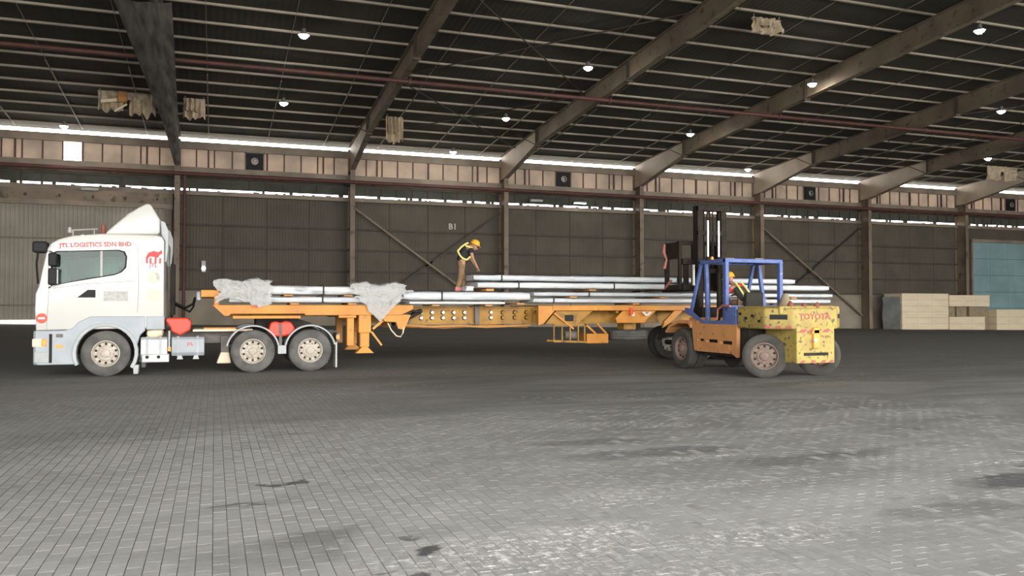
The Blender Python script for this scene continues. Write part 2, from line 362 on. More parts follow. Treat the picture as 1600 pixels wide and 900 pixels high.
xs = [-40,-25.6,-12,NX0,0,NX1,20,32,45,58,70,91,120]
ys = [-60,-9,-4,0,NY0,NY1,18,24,28,31,34,37,40,43,46,49,52,55,58,59.4,75,140]
for i in range(len(xs)-1):
    for j in range(len(ys)-1):
        if xs[i] >= NX0 and xs[i+1] <= NX1 and ys[j] >= NY0 and ys[j+1] <= NY1: continue
        if ys[j] < -10 or ys[j] > 59.3 or xs[i] < -26 or xs[i] > 90: continue
        q = [(xs[i],ys[j]),(xs[i+1],ys[j]),(xs[i+1],ys[j+1]),(xs[i],ys[j+1])]
        m_.add([(x,y,gz(x,y)) for x,y in q], [(0,1,2,3)])
m_.build('paving_beyond', P['paving'], fl, smooth=60)['kind'] = 'stuff'
MB().grid(lambda u,v: (NX0-.3+(NX1-NX0+.6)*u, NY0-.3+(NY1-NY0+.6)*v, -.0065+.0053*min(1,max(0,(NX0-.3+(NX1-NX0+.6)*u+.5)/3.))), 40, 2).build('sand_bed', P['bed'], fl, smooth=60)
ap = MB()
for i in range(len(xs)-1): ap.add([(xs[i],59.4,gz(xs[i],60)),(xs[i+1],59.4,gz(xs[i+1],60)),(xs[i+1],140,gz(xs[i+1],60)),(xs[i],140,gz(xs[i],60))], [(0,1,2,3)])
ap.add([(-60,-70,0),(120,-70,0),(120,-9,0),(-60,-9,0)], [(0,1,2,3)])
ap.build('outside_apron', P['conc_pale'], fl)
def paver_verts(cx, cy, dz=0., c=.003, hx=.0487, hy=.0991):
    return [(cx-hx,cy-hy,-.03),(cx+hx,cy-hy,-.03),(cx+hx,cy+hy,-.03),(cx-hx,cy+hy,-.03),
            (cx-hx,cy-hy,dz-c),(cx+hx,cy-hy,dz-c),(cx+hx,cy+hy,dz-c),(cx-hx,cy+hy,dz-c),
            (cx-hx+c,cy-hy+c,dz),(cx+hx-c,cy-hy+c,dz),(cx+hx-c,cy+hy-c,dz),(cx-hx+c,cy+hy-c,dz)]
PF = [(0,1,5,4),(1,2,6,5),(2,3,7,6),(3,0,4,7),(4,5,9,8),(5,6,10,9),(6,7,11,10),(7,4,8,11),(8,9,10,11)]
cells = []
for j in range(round(NX0/.1), round(NX1/.1)):
    off = -.1 if j % 2 == 0 else 0.
    for k in range(int(NY0/.2)-1, int(NY1/.2)+2):
        cx, cy = j*.1+.05, k*.2+off+.1
        if not (NY0-.05 < cy < NY1+.12): continue
        v = Vector((cx,cy,-CAMH)); zc = v.dot(Fv)
        px, py = 800+FPX*v.dot(Rv)/zc, 450-FPX*v.dot(Uv)/zc
        cells.append((not(-10 < px < 1610 and py < 905), zc, cx, cy))
cells.sort()
pm = MB().add(paver_verts(0,0), PF).mesh('paver', P['paving'])
rest = MB()
for n, (_, zc, cx, cy) in enumerate(cells):
    dz = random.uniform(-.0015,.0015)
    if n < 300: piece('paver', pm, fl, (cx, cy, dz), (random.uniform(-.006,.006), random.uniform(-.01,.01), random.uniform(-.01,.01)))
    else: rest.add(paver_verts(cx, cy, dz), PF)
rest.build('pavers_around', P['paving'], fl)['kind'] = 'stuff'

# ------------------------------------------------------------------ building shell
YW, YC, BAY, X0 = 59.2, 58.0, 11.4, -2.37                    # wall sheet plane, column face, bay, first column
COLX = {k: X0+BAY*k for k in range(-2, 9)}
XL, XR, RIDGE = COLX[-2]-.4, COLX[8]+.4, 24.5
def roof(y): return 13.15+.076*(58-(y if y >= RIDGE else 2*RIDGE-y))      # underside of the purlins
# side and near walls (behind and beside the camera)
for nm, x in (('wall_left', XL), ('wall_right', XR)):
    o = MB().prism([(Y_NEAR,-1),(YW+.1,-1),(YW+.1,roof(YW)+.4),(RIDGE,roof(RIDGE)+.4),(Y_NEAR,roof(Y_NEAR)+.4)], 'x', x-.1, x+.1).build(nm, P['panel']); tag(o, 'dark corrugated side wall of the shed', kind='structure')
wn = thing('wall_near', None, None, kind='structure')
MB().plate([(XL,-1),(XR,-1),(XR,roof(Y_NEAR)+.3),(XL,roof(Y_NEAR)+.3)], [[(DOOR_X0,0),(DOOR_X1,0),(DOOR_X1,DOOR_Z),(DOOR_X0,DOOR_Z)]], 'y', Y_NEAR-.1, Y_NEAR+.1).build('wall_sheeting', P['panel'], wn)
tag(wn, 'dark sheeted wall with wide open doorway behind the viewer')

# far wall
wf = thing('wall_far', 'dark brown panelled far wall with pale glowing upper strip', None, (0,YW,0), kind='structure')
Z_PL, Z_ROW = 2.83, [2.83, 4.18, 5.70, 7.18, 9.15]
g = .012
def panel_mesh(w, h, t, m, nm, b=.012): return MB().box(g, w-g, 0, t, g, h-g).mesh(nm, m, bevel=b, seg=1)
NP = 4; pw = BAY/NP
rows = [panel_mesh(pw, Z_ROW[i+1]-Z_ROW[i], .06, P['panel'], 'wall_panel') for i in range(4)]
plinth = MB().box(.02, BAY/2-.02, -.12, .2, -1.2, Z_PL-.02).mesh('plinth_block', P['concrete'], bevel=.03, seg=1)
NB = 10; bw = BAY/NB
band = panel_mesh(bw, 1.56, .02, P['clear'], 'translucent_panel', 0)
louv = MB().box(-.004, bw-.006, 0, .02, 0, .60).mesh('louvre_panel', P['louvre'])
mull = MB().box(-.045,.045,-.06,.0,0,1.56).mesh('mullion', P['redpost'])
lmul = MB().box(-.022,.022,-.05,.0,0,.62).mesh('louvre_mullion', P['redpost'])
post = MB().box(-.055,.055,-.16,-.04,0,2.1).mesh('band_post', P['redpost'])
for k in range(-2, 8):
    x = COLX[k]
    if 0 <= k <= 5:
        for c in range(NP):
            for r_ in range(4): piece('wall_panel', rows[r_], wf, (x+c*pw, YW, Z_ROW[r_]))
        for c in range(2): piece('plinth_block', plinth, wf, (x+c*BAY/2, YW, 0))
        gm = MB()
        for z in Z_ROW[:4]: gm.box(x+.02, x+BAY-.02, YW-.16, YW, z-.07, z+.07)
        gm.build('girt', P['girt'], wf)
    for c in range(NB):
        xx = x+c*bw
        if not (k == -1 and c == 4): piece('translucent_panel', band, wf, (xx, YW, 10.88))
        piece('louvre_panel', louv, wf, (xx, YW+.05, 9.60))
        piece('mullion', mull, wf, (xx, YW, 10.88)); piece('louvre_mullion', lmul, wf, (xx, YW, 9.60))
    for c in (1/6, 3/6, 5/6): piece('band_post', post, wf, (x+c*BAY, YW, 10.6))
    for c in range(24):                                       # ragged packing left in the vent gap
        if random.random() < .5:
            xx = x+BAY*(c+random.random()*.6)/24; MB().box(xx, xx+random.uniform(.1,.42), YW-.02, YW+.12, 9.44, 9.44+random.choice((.16,.16,.09))).build('gap_packing', P['girt'], wf)
for nm, z0, z1, y0, y1, m in (('head_girt', 9.15, 9.44, -.22, .1, P['beige_steel']), ('girder_lower', 10.20, 10.34, -.1, .1, P['girt']), ('girder', 10.62, 11.02, -.25, .1, P['beige_steel']), ('top_rail', 12.24, 12.74, -.18, .1, P['beige_steel'])):
    MB().box(XL, XR, YW+y0, YW+y1, z0, z1).build(nm, m, wf)
MB().box(COLX[6], XR, YW, YW+.2, 7.9, 9.15).build('lintel_sheet', P['panel'], wf)
MB().box(COLX[6], COLX[6]+1.75, YW-.05, YW+.2, -1, 7.9).build('door_jamb_sheet', P['girt'], wf)
MB().box(COLX[0], COLX[6], YW+.07, YW+.12, -1, 9.2).build('backing_sheet', P['girt'], wf)
MB().box(XL, XR, YW+.0, YW+.06, 10.19, 10.66).build('fascia_sheet', P['frame'], wf)
text('bay_mark', 'B1', .62, P['signwhite'], wf, (16.6, YW-.06, 7.62), (R(90),0,0))['label'] = 'white painted letters B1'

# left ribbed sliding door, head beams
def ribbed(x0, x1, z0, z1, y, per=.24, dep=.05):
    mb = MB(); n = int((x1-x0)/per); pts = []
    for i in range(n):
        a = x0+(x1-x0)*i/n; p = (x1-x0)/n; pts += [(a,0),(a+.55*p,0),(a+.65*p,dep),(a+.9*p,dep)]
    pts.append((x1,0))
    for i in range(len(pts)-1):
        (a,da),(b_,db) = pts[i], pts[i+1]; mb.add([(a,y+da,z0),(b_,y+db,z0),(b_,y+db,z1),(a,y+da,z1)], [(0,1,2,3)])
    return mb
d1 = thing('door_1', 'ribbed grey-beige sliding door left of the lorry', None, (-13,YW-.3,.8), kind='structure')
xa = XL
for i in range(5):
    xb = COLX[0]-.4-(4-i)*4.5; 
    if i == 0: xa = XL+.2
    ribbed(xa, xb, .84, 8.12, YW-.3).build('door_leaf', P['ribdoor'], d1)
    MB().box(xa, xb, YW-.37, YW-.32, 1.72, 1.82).box(xa, xb, YW-.37, YW-.32, 5.95, 6.05).build('door_rail', P['frame'], d1)
    xa = xb
hb = MB().box(XL, COLX[0]-.3, YW-.5, YW-.1, 8.12, 8.42).build('trim_1', P['beige_steel']); tag(hb, 'beige steel beam above the ribbed door', kind='structure')
hb2 = MB().box(XL, COLX[0]-.3, YW-.35, YW+.1, 8.42, 9.15).build('trim_2', P['frame']); tag(hb2, 'brown panel band over the ribbed door', kind='structure')
hb3 = MB().box(COLX[0]-.75, COLX[0]-.35, YW-.5, YW-.1, .4, 8.12).build('trim_3', P['frame']); tag(hb3, 'steel jamb post beside ribbed door', kind='structure')
MB().box(COLX[0]-.4, COLX[0]+.05, YW-.05, YW+.1, -1, 9.2).build('jamb_sheet', P['girt'], wf)
kb = MB()
for x in [XL+1+1.9*i for i in range(12)]: kb.box(x, x+.12, YW-.42, YW-.35, 8.65, 8.82)
kb.build('bolt_plates', P['girt'], hb2)

# right pale blue door
d2 = thing('door_2', 'pale blue-grey panelled door at right edge behind pine crates', None, (72,YW,0), kind='structure')
dx0, dx1 = COLX[6]+1.95, COLX[8]
bp_ = panel_mesh(2.3, 1.59, .05, P['bluedoor'], 'door_panel', .01)
for i in range(9):
    for j in range(-1, 5):
        piece('door_panel', bp_, d2, (dx0+i*2.3, YW-.05, -.05+1.59*j))
dm_ = MB()
for i in range(10): dm_.box(dx0+i*2.3-.05, dx0+i*2.3+.05, YW-.02, YW+.08, -1, 7.9)
for j in range(6): dm_.box(dx0, dx1, YW-.02, YW+.08, -.05+1.59*j-.05, -.05+1.59*j+.05)
dm_.build('door_frame', P['girt'], d2)
MB().box(dx0-.3, dx1, YW-.3, YW-.1, 7.85, 8.15).box(dx0-.3, dx0-.1, YW-.25, YW-.1, -1, 7.9).build('door_track', P['beige_steel'], d2)

# roof: sheeting, purlins, sag rods
ce = thing('ceiling', 'dark corrugated roof underside on pale purlins', None, (30,RIDGE,14), kind='structure')
def slab(y0, y1, z0, dz): return [(XL-.5,y0,roof(y0)+z0),(XR+.5,y0,roof(y0)+z0),(XR+.5,y1,roof(y1)+z0),(XL-.5,y1,roof(y1)+z0),(XL-.5,y0,roof(y0)+z0+dz),(XR+.5,y0,roof(y0)+z0+dz),(XR+.5,y1,roof(y1)+z0+dz),(XL-.5,y1,roof(y1)+z0+dz)]
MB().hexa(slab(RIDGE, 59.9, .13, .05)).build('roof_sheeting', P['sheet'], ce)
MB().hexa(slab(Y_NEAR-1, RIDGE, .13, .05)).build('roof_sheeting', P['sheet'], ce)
pz = MB()
pz.add([(XL,-.10,-.0),(XR,-.10,0),(XR,.0,-.012),(XL,.0,-.012), (XL,0,.125),(XR,0,.125),(XR,.07,.12),(XL,.07,.12), (XL,-.10,.02),(XR,-.10,.02)], [(0,1,2,3),(3,2,5,4),(4,5,6,7),(0,1,9,8)])
pmesh = pz.mesh('purlin', P['purlin'])
y = 58.35; ylist = []
while y > -8:
    ylist.append(y); y -= 2.06
for y in ylist: piece('purlin', pmesh, ce, (0, y, roof(y)))
cleat = MB().box(-.03,.03,-.06,.06,-.04,.16).mesh('cleat', P['girt'])
for k in range(-2, 8):
    for c in (1/6, 3/6, 5/6):
        x = COLX[k]+BAY*c
        MB().bar((x,58.9,roof(58.9)-.02),(x,46.5,roof(46.5)-.02),.05,.05).bar((x,46.5,roof(46.5)+.05),(x,RIDGE,roof(RIDGE)+.05),.022,.022).build('sag_rod', P['purlin'], ce)
# roof bracing in two bays
for ka in (1, 4):
    for (xa,ya,xb,yb) in ((COLX[ka],56,COLX[ka+1],44),(COLX[ka+1],56,COLX[ka],44),(COLX[ka],44,COLX[ka+1],32),(COLX[ka+1],44,COLX[ka],32)):
        MB().bar((xa,ya,roof(ya)-.12),(xb,yb,roof(yb)-.12),.05,.05).build('roof_brace', P['girt'], ce)

# portal frames: column, rafter with haunch, splice plates
names = {-2:'out past the left edge', -1:'at the far left behind the ribbed door', 0:'dark dusty rafter right behind the lorry cab', 1:'rising behind the middle of the trailer front', 2:'whose column stands behind the bending worker', 3:'whose column stands left of the forklift mast', 4:'whose column shows through the blue overhead guard', 5:'with dark column left of the pine crates', 6:'whose column stands beside pale blue door', 7:'standing just beyond the right picture edge', 8:'beyond the right edge'}
def portal(k):
    x = COLX[k]; fr = thing('portal_frame', 'steel portal frame '+names[k], 'steel frame', (x,YC+.6,gz(x,58)), 'portal frames of the shed')
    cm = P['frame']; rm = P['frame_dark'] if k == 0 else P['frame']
    c = MB().box(x-.17,x+.17,YC-.02,YC+.02,gz(x,58)-.3,11.3).box(x-.17,x+.17,YW-.05,YW-.01,-.6,12.9).box(x-.015,x+.015,YC+.03,YW-.06,gz(x,58)-.3,11.28)
    c.build('column', cm, fr)
    def member(sg):
        f = (lambda y: y) if sg > 0 else (lambda y: 2*RIDGE-y)
        def dep(y): return 1.0 if y < 51.6 else 1.0+.85*(y-51.6)/6.4
        def pt(y, d): return (f(y), roof(f(y))-.03-d)
        yy = [YW-.05, 58, 51.6, RIDGE]
        top = [pt(y,0) for y in yy]; bot = [pt(y,dep(min(y,58))) for y in yy]
        hw = MB().prism(top[:3]+bot[:3][::-1], 'x', x-.015, x+.015)
        wb = MB().prism(top[2:]+bot[2:][::-1], 'x', x-.015, x+.015)
        fl_ = MB()
        for L_, d in ((top,-.02),(bot,.02)):
            for i in range(3):
                (ya,za),(yb,zb) = L_[i], L_[i+1]
                fl_.hexa([(x-.18,ya,za-.02),(x+.18,ya,za-.02),(x+.18,yb,zb-.02),(x-.18,yb,zb-.02),(x-.18,ya,za+.02),(x+.18,ya,za+.02),(x+.18,yb,zb+.02),(x-.18,yb,zb+.02)])
        sp_ = [MB().box(x-.19,x+.19,f(y)-.03,f(y)+.03,pt(y,1.0)[1]-.12,pt(y,0)[1]) for y in (51.6, 38.5)]
        return wb, fl_, sp_, hw
    for sg in (1, -1):
        wb, fl_, sp_, hw = member(sg)
        hw.build('haunch_web', P['haunch'] if k > 0 else rm, fr)  # haunch webs right of the first frame are paler than their rafters
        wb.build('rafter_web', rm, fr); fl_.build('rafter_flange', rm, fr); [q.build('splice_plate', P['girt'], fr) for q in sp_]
    if k == 0:                                   # dusty soffit sheeting slung under this rafter, wider towards the ridge
        def sof(u, v, o=0):
            y = 57.2+(34.5-57.2)*v; wd = .35+1.75*v
            return (x-.35*v+(u-.5)*wd, y, roof(y)-1.46-(.85*(1-(57.2-y)/6) if y > 51.2 else 0)-.12*math.sin(u*PI)-.05*noise.noise(Vector((u*4,v*14,0)))+o)
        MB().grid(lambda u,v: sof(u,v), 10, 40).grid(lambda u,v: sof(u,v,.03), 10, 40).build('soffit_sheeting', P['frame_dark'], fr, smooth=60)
    # knee brace from haunch and fly braces to the purlins
    MB().bar((x,51.9,roof(51.6)-1.0),(x-.9,53.2,roof(53.2)),.05,.05).bar((x,51.9,roof(51.6)-1.0),(x+.9,53.2,roof(53.2)),.05,.05).build('fly_brace', P['girt'], fr)
    return fr
for k in range(-1, 8): portal(k)
# wall cross bracing
for n, k in enumerate((1, 4)):
    xa, xb = COLX[k]+.2, COLX[k+1]-.2
    t = thing('cross_brace', ('steel cross bracing on wall behind the bending worker', 'steel cross bracing on wall between forklift and pine crates')[n], 'brace', (xa,YW-.5,.4), 'wall cross braces')
    MB().bar((xa,YW-.42,8.7),(xb,YW-.42,.9),.14,.14).build('brace_bar', P['frame'], t)
    MB().bar((xa,YW-.30,.9),(xb,YW-.30,8.7),.12,.12).build('brace_bar', P['girt'], t)
    cx = (xa+xb)/2; MB().box(cx-.25,cx+.25,YW-.36,YW-.34,4.55,5.05).build('gusset', P['girt'], t)

# red pipes
pp = thing('sprinkler_pipe', 'long red-brown sprinkler main slung below roof rafters', 'pipe', (0,41.3,13.17))
MB().cyl((XL+.2,41.3,13.17),(XR-.2,41.3,13.17),.11,n=10).build('pipe', P['redpipe'], pp, smooth=40)
for k in range(-2, 9):
    MB().cyl((COLX[k]+.35,41.3,13.17),(COLX[k]+.35,41.3,roof(41.3)),.02,n=6).cyl((COLX[k]+.2,41.3,13.17),(COLX[k]+.3,41.3,13.17),.16,n=10).build('hanger', P['redpost'], pp)
p2 = thing('wall_pipe', 'red-brown pipe running along the far wall below pale panels', 'pipe', (0,57.85,10.35))
MB().cyl((XL+.2,57.85,10.38),(XR-.2,57.85,10.38),.13,n=10).build('pipe', P['redpipe'], p2, smooth=40)
for k in range(-2, 9): MB().bar((COLX[k]-.4,57.85,10.25),(COLX[k]-.4,YW-.2,10.25),.06).build('bracket', P['redpost'], p2)
p3 = thing('down_pipe', 'red-brown vertical pipe on column behind the lorry cab', 'pipe', (COLX[0]+.46,57.85,.5))
MB().cyl((COLX[0]+.46,57.85,.4),(COLX[0]+.46,57.85,10.24),.11,n=10).build('pipe', P['redpipe'], p3, smooth=40)
for z in (2,5,8): MB().cyl((COLX[0]+.46,57.85,z),(COLX[0]+.46,57.85,z+.1),.15,n=10).build('collar', P['redpost'], p3)
MB().bar((COLX[0]+.46,57.85,5),(COLX[0]+.17,57.95,5),.05).build('clip', P['redpost'], p3)

# high-bay lamps
LAMPS = [(3.67,37.8,'brightest lit high-bay lamp, top left between two rafters'),(17.8,38.0,'lit high-bay lamp above the bending worker, near top centre'),(30.85,36.9,'lit high-bay lamp hanging against rafter right of the forklift'),(46.0,37.8,'lit high-bay lamp right edge, below the topmost one'),
 (3.55,47.7,'small lit high-bay lamp right of dusty dark rafter'),(16.6,47.2,'small lit high-bay lamp above and left of wall fan at centre'),(29.6,47.3,'small lit high-bay lamp above the forklift mast'),(56.1,47.3,'small lit high-bay lamp at right edge over hanging sheeting'),
 (-8.6,55.5,'faint lit lamp above the blown-out opening at far left'),(15.6,55.5,'faint lit lamp on eave left of the centre haunch'),(39.6,54.9,'faint lit lamp on eave just right of forklift mast'),(33.5,28.6,'large lit high-bay lamp in the top right corner')]
for x, y, lab in LAMPS:
    z = roof(y)-.85
    t = thing('high_bay_lamp', lab, 'lamp', (x,y,z), 'high-bay lamps under the roof')
    MB().lathe([(0,.30),(.10,.29),(.12,.12),(.24,.05),(.26,0),(.24,0)], (x,y,z), (0,0,1), 16).build('housing', P['lamp_case'], t, smooth=40)
    MB().lathe([(0,-.15),(.10,-.13),(.19,-.06),(.23,.02)], (x,y,z), (0,0,1), 16).build('lens', P['lamp_on'], t, smooth=60)
    MB().cyl((x,y,z+.29),(x,y,roof(y)+.14),.012,n=6).build('cord', P['girt'], t)
# wall fans
for x, lab in ((2.5,'square dark wall fan above the trailer nose'),(25.5,'square dark wall fan at centre, right of the haunch'),(49.0,'square dark wall fan right of the forklift'),(72.9,'square dark wall fan at right edge')):
    z = 11.62; s = .56; y = YW-.12
    t = thing('wall_fan', lab, 'fan', (x,y,z-s), 'wall fans in the pale strip')
    MB().plate(rect(x-s,x+s,z-s,z+s), [circ(x,z,.2,16)], 'y', y-.12, y+.02).build('fan_housing', P['black'], t)
    MB().lathe([(.2,-.12),(.24,-.2),(.2,-.2)], (x,y,z), (0,1,0), 16).build('ring', P['galv'], t)
    fb = MB()
    for i in range(5):
        a = 2*PI*i/5; fb.bar((x+.05*math.cos(a),y-.04,z+.05*math.sin(a)),(x+.18*math.cos(a),y-.04,z+.18*math.sin(a)),.07,.01,up=(0,1,.5))
    fb.build('blades', P['galv'], t); MB().cyl((x,y-.08,z),(x,y+.02,z),.06,n=10).build('hub', P['galv'], t)
    MB().box(x-s-.08,x+s+.08,y+.02,y+.1,z-s-.12,z-s).box(x-s-.08,x-s,y+.02,y+.1,z-s-.12,z+s+.1).box(x+s,x+s+.08,y+.02,y+.1,z-s-.12,z+s+.1).box(x-s-.08,x+s+.08,y+.02,y+.1,z+s,z+s+.1).build('backing_frame', P['beige_steel'], t)
# strip lights on the wall
for x, z, y, lab in ((26.6,9.72,58.3,'white strip light hung below wall pipe at centre'),(-7.5,9.1,58.2,'pale strip light under the pipe above ribbed door'),(23.0,9.75,58.4,'small grey floodlight beside column behind the worker')):
    t = thing('strip_light', lab, 'lamp', (x,y,z), 'strip lights on the far wall')
    on = x > 0 and x > 24
    MB().box(x-.5,x+.5,y-.12,y+.12,z,z+.10).bar((x,y+.03,z+.06),(x,YW-.22,z+.06),.05).build('fitting', P['galv'], t, bevel=.01, seg=1)
    MB().box(x-.48,x+.48,y-.11,y+.11,z-.05,z).build('diffuser', P['tube_on'] if on else P['greylight'], t)
t = thing('wall_lamp', 'small round bright lamp on dark wall behind the cab', 'lamp', (-.72,YW-.2,4.2))
MB().lathe([(0,-.04),(.10,-.02),(.13,.05),(.10,.12),(0,.13)], (-.72,YW-.28,4.25), (0,1,0), 12).build('lens', P['tube_on'], t, smooth=50)
MB().box(-.85,-.59,YW-.2,YW-.1,4.0,4.75).build('bracket', P['galv'], t)

# hanging beige sheeting below the roof
def drape(name, lab, x0, x1, y, z0, z1, seed, dep=.22, folds=9):
    t = thing(name, lab, 'sheeting', ((x0+x1)/2,y,z1), 'torn sheeting under the roof')
    def hang(x0, x1, z0, z1, y, ph, nm):
        def fn(u, v, off=0):
            x = x0+(x1-x0)*u; n = noise.noise(Vector((x*1.7+seed,v*2,ph)))
            zb = z0+(.25*noise.noise(Vector((u*5,seed,ph)))+.05)*(z1-z0)
            return (x+.06*n, y+dep*math.sin(u*folds*2+seed+2*n)*(.35+.65*(1-v))+.2*n+off, zb+(z1-zb)*v)
        mb = MB().grid(lambda u,v: fn(u,v), 26, 10).grid(lambda u,v: fn(u,v,.02), 26, 10)
        mb.build(nm, P['cloth'], t, smooth=50)
    return t, hang
for lab, x0, x1, y, z0, z1, sd in (('wide torn beige sheeting with debris left of dusty rafter', -6.2, -3.3, 50.6, 12.4, 13.65, 1.), ('torn beige sheeting bunch right of dusty rafter', -1.8, -.6, 50.8, 12.45, 13.65, 3.),
        ('narrow beige sheeting bunch right of second rafter', 10.0, 11.1, 51.2, 11.95, 13.6, 5.), ('small beige sheeting bunch near top right under the roof', 23.3, 24.9, 31.9, 14.35, 15.05, 7.), ('pair of beige sheeting bunches by the right edge', 61.4, 65.0, 51.8, 12.4, 13.6, 9.)):
    t, hang = drape('hanging_sheeting', lab, x0, x1, y, z0, z1, sd)
    w_ = x1-x0
    if w_ > 2.5:
        hang(x0, x0+.45*w_, z0+.1*(z1-z0) if sd < 2 else z0, z1, y, 0, 'sheet'); hang(x0+.55*w_, x1, z0, z1, y+.1, 2, 'sheet')
        hang(x0+.1*w_, x0+.9*w_, z1-.5, z1, y-.1, 4, 'torn_flap')
        if sd < 2:
            MB().box(x0+1.05,x0+1.5,y-.3,y,z0+.65,z0+1.25).build('yellow_box', P['timber'], t, bevel=.04)
            MB().bar((x0+.9,y-.3,z0+.1),(x0+1.5,y-.25,z0+.55),.1).bar((x0+.2,y-.25,z0+.6),(x0+1.0,y-.25,z0+.75),.18).build('loose_strip', P['pine'], t)
    else: hang(x0, x1, z0, z1, y, 0, 'sheet'); hang(x0+.1*w_, x0+.7*w_, z0+.35*(z1-z0), z1, y-.12, 2, 'torn_flap')
    MB().bar((x0,y,z1),(x1,y,z1),.05).bar((x0+.1,y,z1),(x0+.1,y,roof(y)+.1),.03).bar((x1-.1,y,z1),(x1-.1,y,roof(y)+.1),.03).build('hanging_rail', P['purlin'], t)

# ------------------------------------------------------------------ wheels
def wheel(parent, c, axis, Rt, wd, rub, rim, rimr=.30, nm='wheel', nb=10, holes=True):
    """tyre with grooves, dished rim, hub and bolts; axis points out of the visible face"""
    c, d = Vector(c), Vector(axis).normalized(); h = wd/2
    ty = MB().lathe([(rimr,-h*.8),(rimr+.06,-h),(Rt-.07,-h),(Rt-.02,-h*.86),(Rt,-h*.7),(Rt,-h*.36),(Rt-.014,-h*.34),(Rt-.014,-h*.28),(Rt,-h*.26),(Rt,h*.26),(Rt-.014,h*.28),(Rt-.014,h*.34),(Rt,h*.36),(Rt,h*.7),(Rt-.02,h*.86),(Rt-.07,h),(Rt-.11,h*1.03),(rimr+.06,h),(rimr+.02,h*.96),(rimr,h*.8)], c, d, 40)
    t = ty.build(nm, rub, parent, smooth=35)
    rm = MB().lathe([(rimr+.005,-h*.8),(rimr+.012,h*.85),(rimr-.012,h*.9),(rimr-.03,h*.55),(rimr-.05,h*.35),(rimr*.62,h*.45),(rimr*.55,h*.6),(rimr*.36,h*.62),(0,h*.62)], c, d, 30).build('rim', rim, t, smooth=30)
    u = Vector((0,0,1)) if abs(d.z) < .9 else Vector((1,0,0)); a = d.cross(u).normalized(); b = d.cross(a).normalized()
    hb = MB().lathe([(rimr*.34,h*.6),(rimr*.32,h*.95),(rimr*.2,h*1.05),(0,h*1.07)], c, d, 16).build('hub', rim, t, smooth=40)
    bl = MB()
    for i in range(nb):
        an = 2*PI*i/nb; q = c+(a*math.cos(an)+b*math.sin(an))*rimr*.47; bl.cyl(q+d*h*.6, q+d*h*.78, .016, n=6)
    bl.build('wheel_nuts', rim, t)['kind'] = 'stuff'
    if holes:
        hl = MB()
        for i in range(nb):
            an = 2*PI*(i+.5)/nb; q = c+(a*math.cos(an)+b*math.sin(an))*rimr*.74; hl.cyl(q+d*h*.36, q+d*h*.455, .03, n=8)
        hl.build('rim_holes', P['black'], t)['kind'] = 'stuff'
    return t

# ------------------------------------------------------------------ lorry tractor
YN, YF = 21.42, 23.88                                        # near and far flanks
tr = thing('lorry', 'white lorry tractor with red lettering and grey skirts at left', 'truck', (-1.,22.65,0))
prof = [(-3.84,1.08),(-3.87,1.55),(-3.86,1.92),(-3.80,2.08),(-3.64,2.95),(-3.56,3.08),(-3.40,3.19),(-3.1,3.28),(-2.5,3.34),(-1.32,3.34),(-1.20,3.30),(-1.15,3.2),(-1.14,1.12)]
win = [(-3.50,2.12),(-3.54,2.84),(-3.40,2.90),(-2.16,2.95),(-2.03,2.92),(-1.98,2.80),(-2.0,2.55),(-2.10,2.44),(-2.25,2.38),(-2.8,2.28),(-3.15,2.20)]
def cab_shell():
    mb = MB(); T = .05
    for ya, yb in ((YN, YN+T), (YF-T, YF)): mb.plate(prof, [win], 'y', ya, yb)
    n = len(prof)
    for i in range(n):
        (xa,za),(xb,zb) = prof[i], prof[(i+1)%n]
        mb.add([(xa,YN+T,za),(xb,YN+T,zb),(xb,YF-T,zb),(xa,YF-T,za)], [(0,1,2,3)])
    return mb
cb_ = cab_shell()
bm = bmesh.new(); me = cb_.mesh('tmp', None); bm.from_mesh(me); bpy.data.meshes.remove(me)
bmesh.ops.remove_doubles(bm, verts=bm.verts[:], dist=.0005); me = bpy.data.meshes.new('cab')
es = []
for e in bm.edges:
    v1, v2 = e.verts
    if all(abs(v.co.y-YN) < .001 or abs(v.co.y-YF) < .001 for v in (v1,v2)) and len(e.link_faces) == 2 and e.calc_face_angle(0) > R(40):
        mid = (v1.co+v2.co)/2
        on = any(abs((mid.x-(a[0]+b[0])/2))+abs(mid.z-(a[1]+b[1])/2) < .004 for a,b in zip(prof, prof[1:]+prof[:1]))
        if on: es.append(e)
bmesh.ops.bevel(bm, geom=es, offset=.045, segments=3, affect='EDGES', profile=.5, clamp_overlap=True)
bm.to_mesh(me); bm.free(); o_ = ORG[tr.name]; me.transform(Matrix.Translation(-o_)); me.materials.append(P['white'])
me.polygons.foreach_set('use_smooth', [True]*len(me.polygons)); me.set_sharp_from_angle(angle=R(25))
cab = bpy.data.objects.new('cab', me); COL.objects.link(cab); cab.parent = tr; ORG[cab.name] = o_
def offset(poly, d):
    cx = sum(p[0] for p in poly)/len(poly); cz = sum(p[1] for p in poly)/len(poly)
    return [(x+(cx-x)/math.hypot(x-cx,z-cz)*-d, z+(cz-z)/math.hypot(x-cx,z-cz)*-d) for x,z in poly]
for ya in (YN, YF):
    wn_ = MB().prism(offset(win,.0), 'y', ya+(.018 if ya==YN else -.024), ya+(.024 if ya==YN else -.018)).build('side_window', P['glass'], cab)
    MB().plate(offset(win,.03), [offset(win,-.012)], 'y', ya-.008, ya+.008).build('window_seal', P['black'], wn_)
    MB().bar((-2.5,ya,2.34),(-2.5,ya,2.93),.05,.02,up=(0,1,0)).build('window_bar', P['greystk'], wn_)
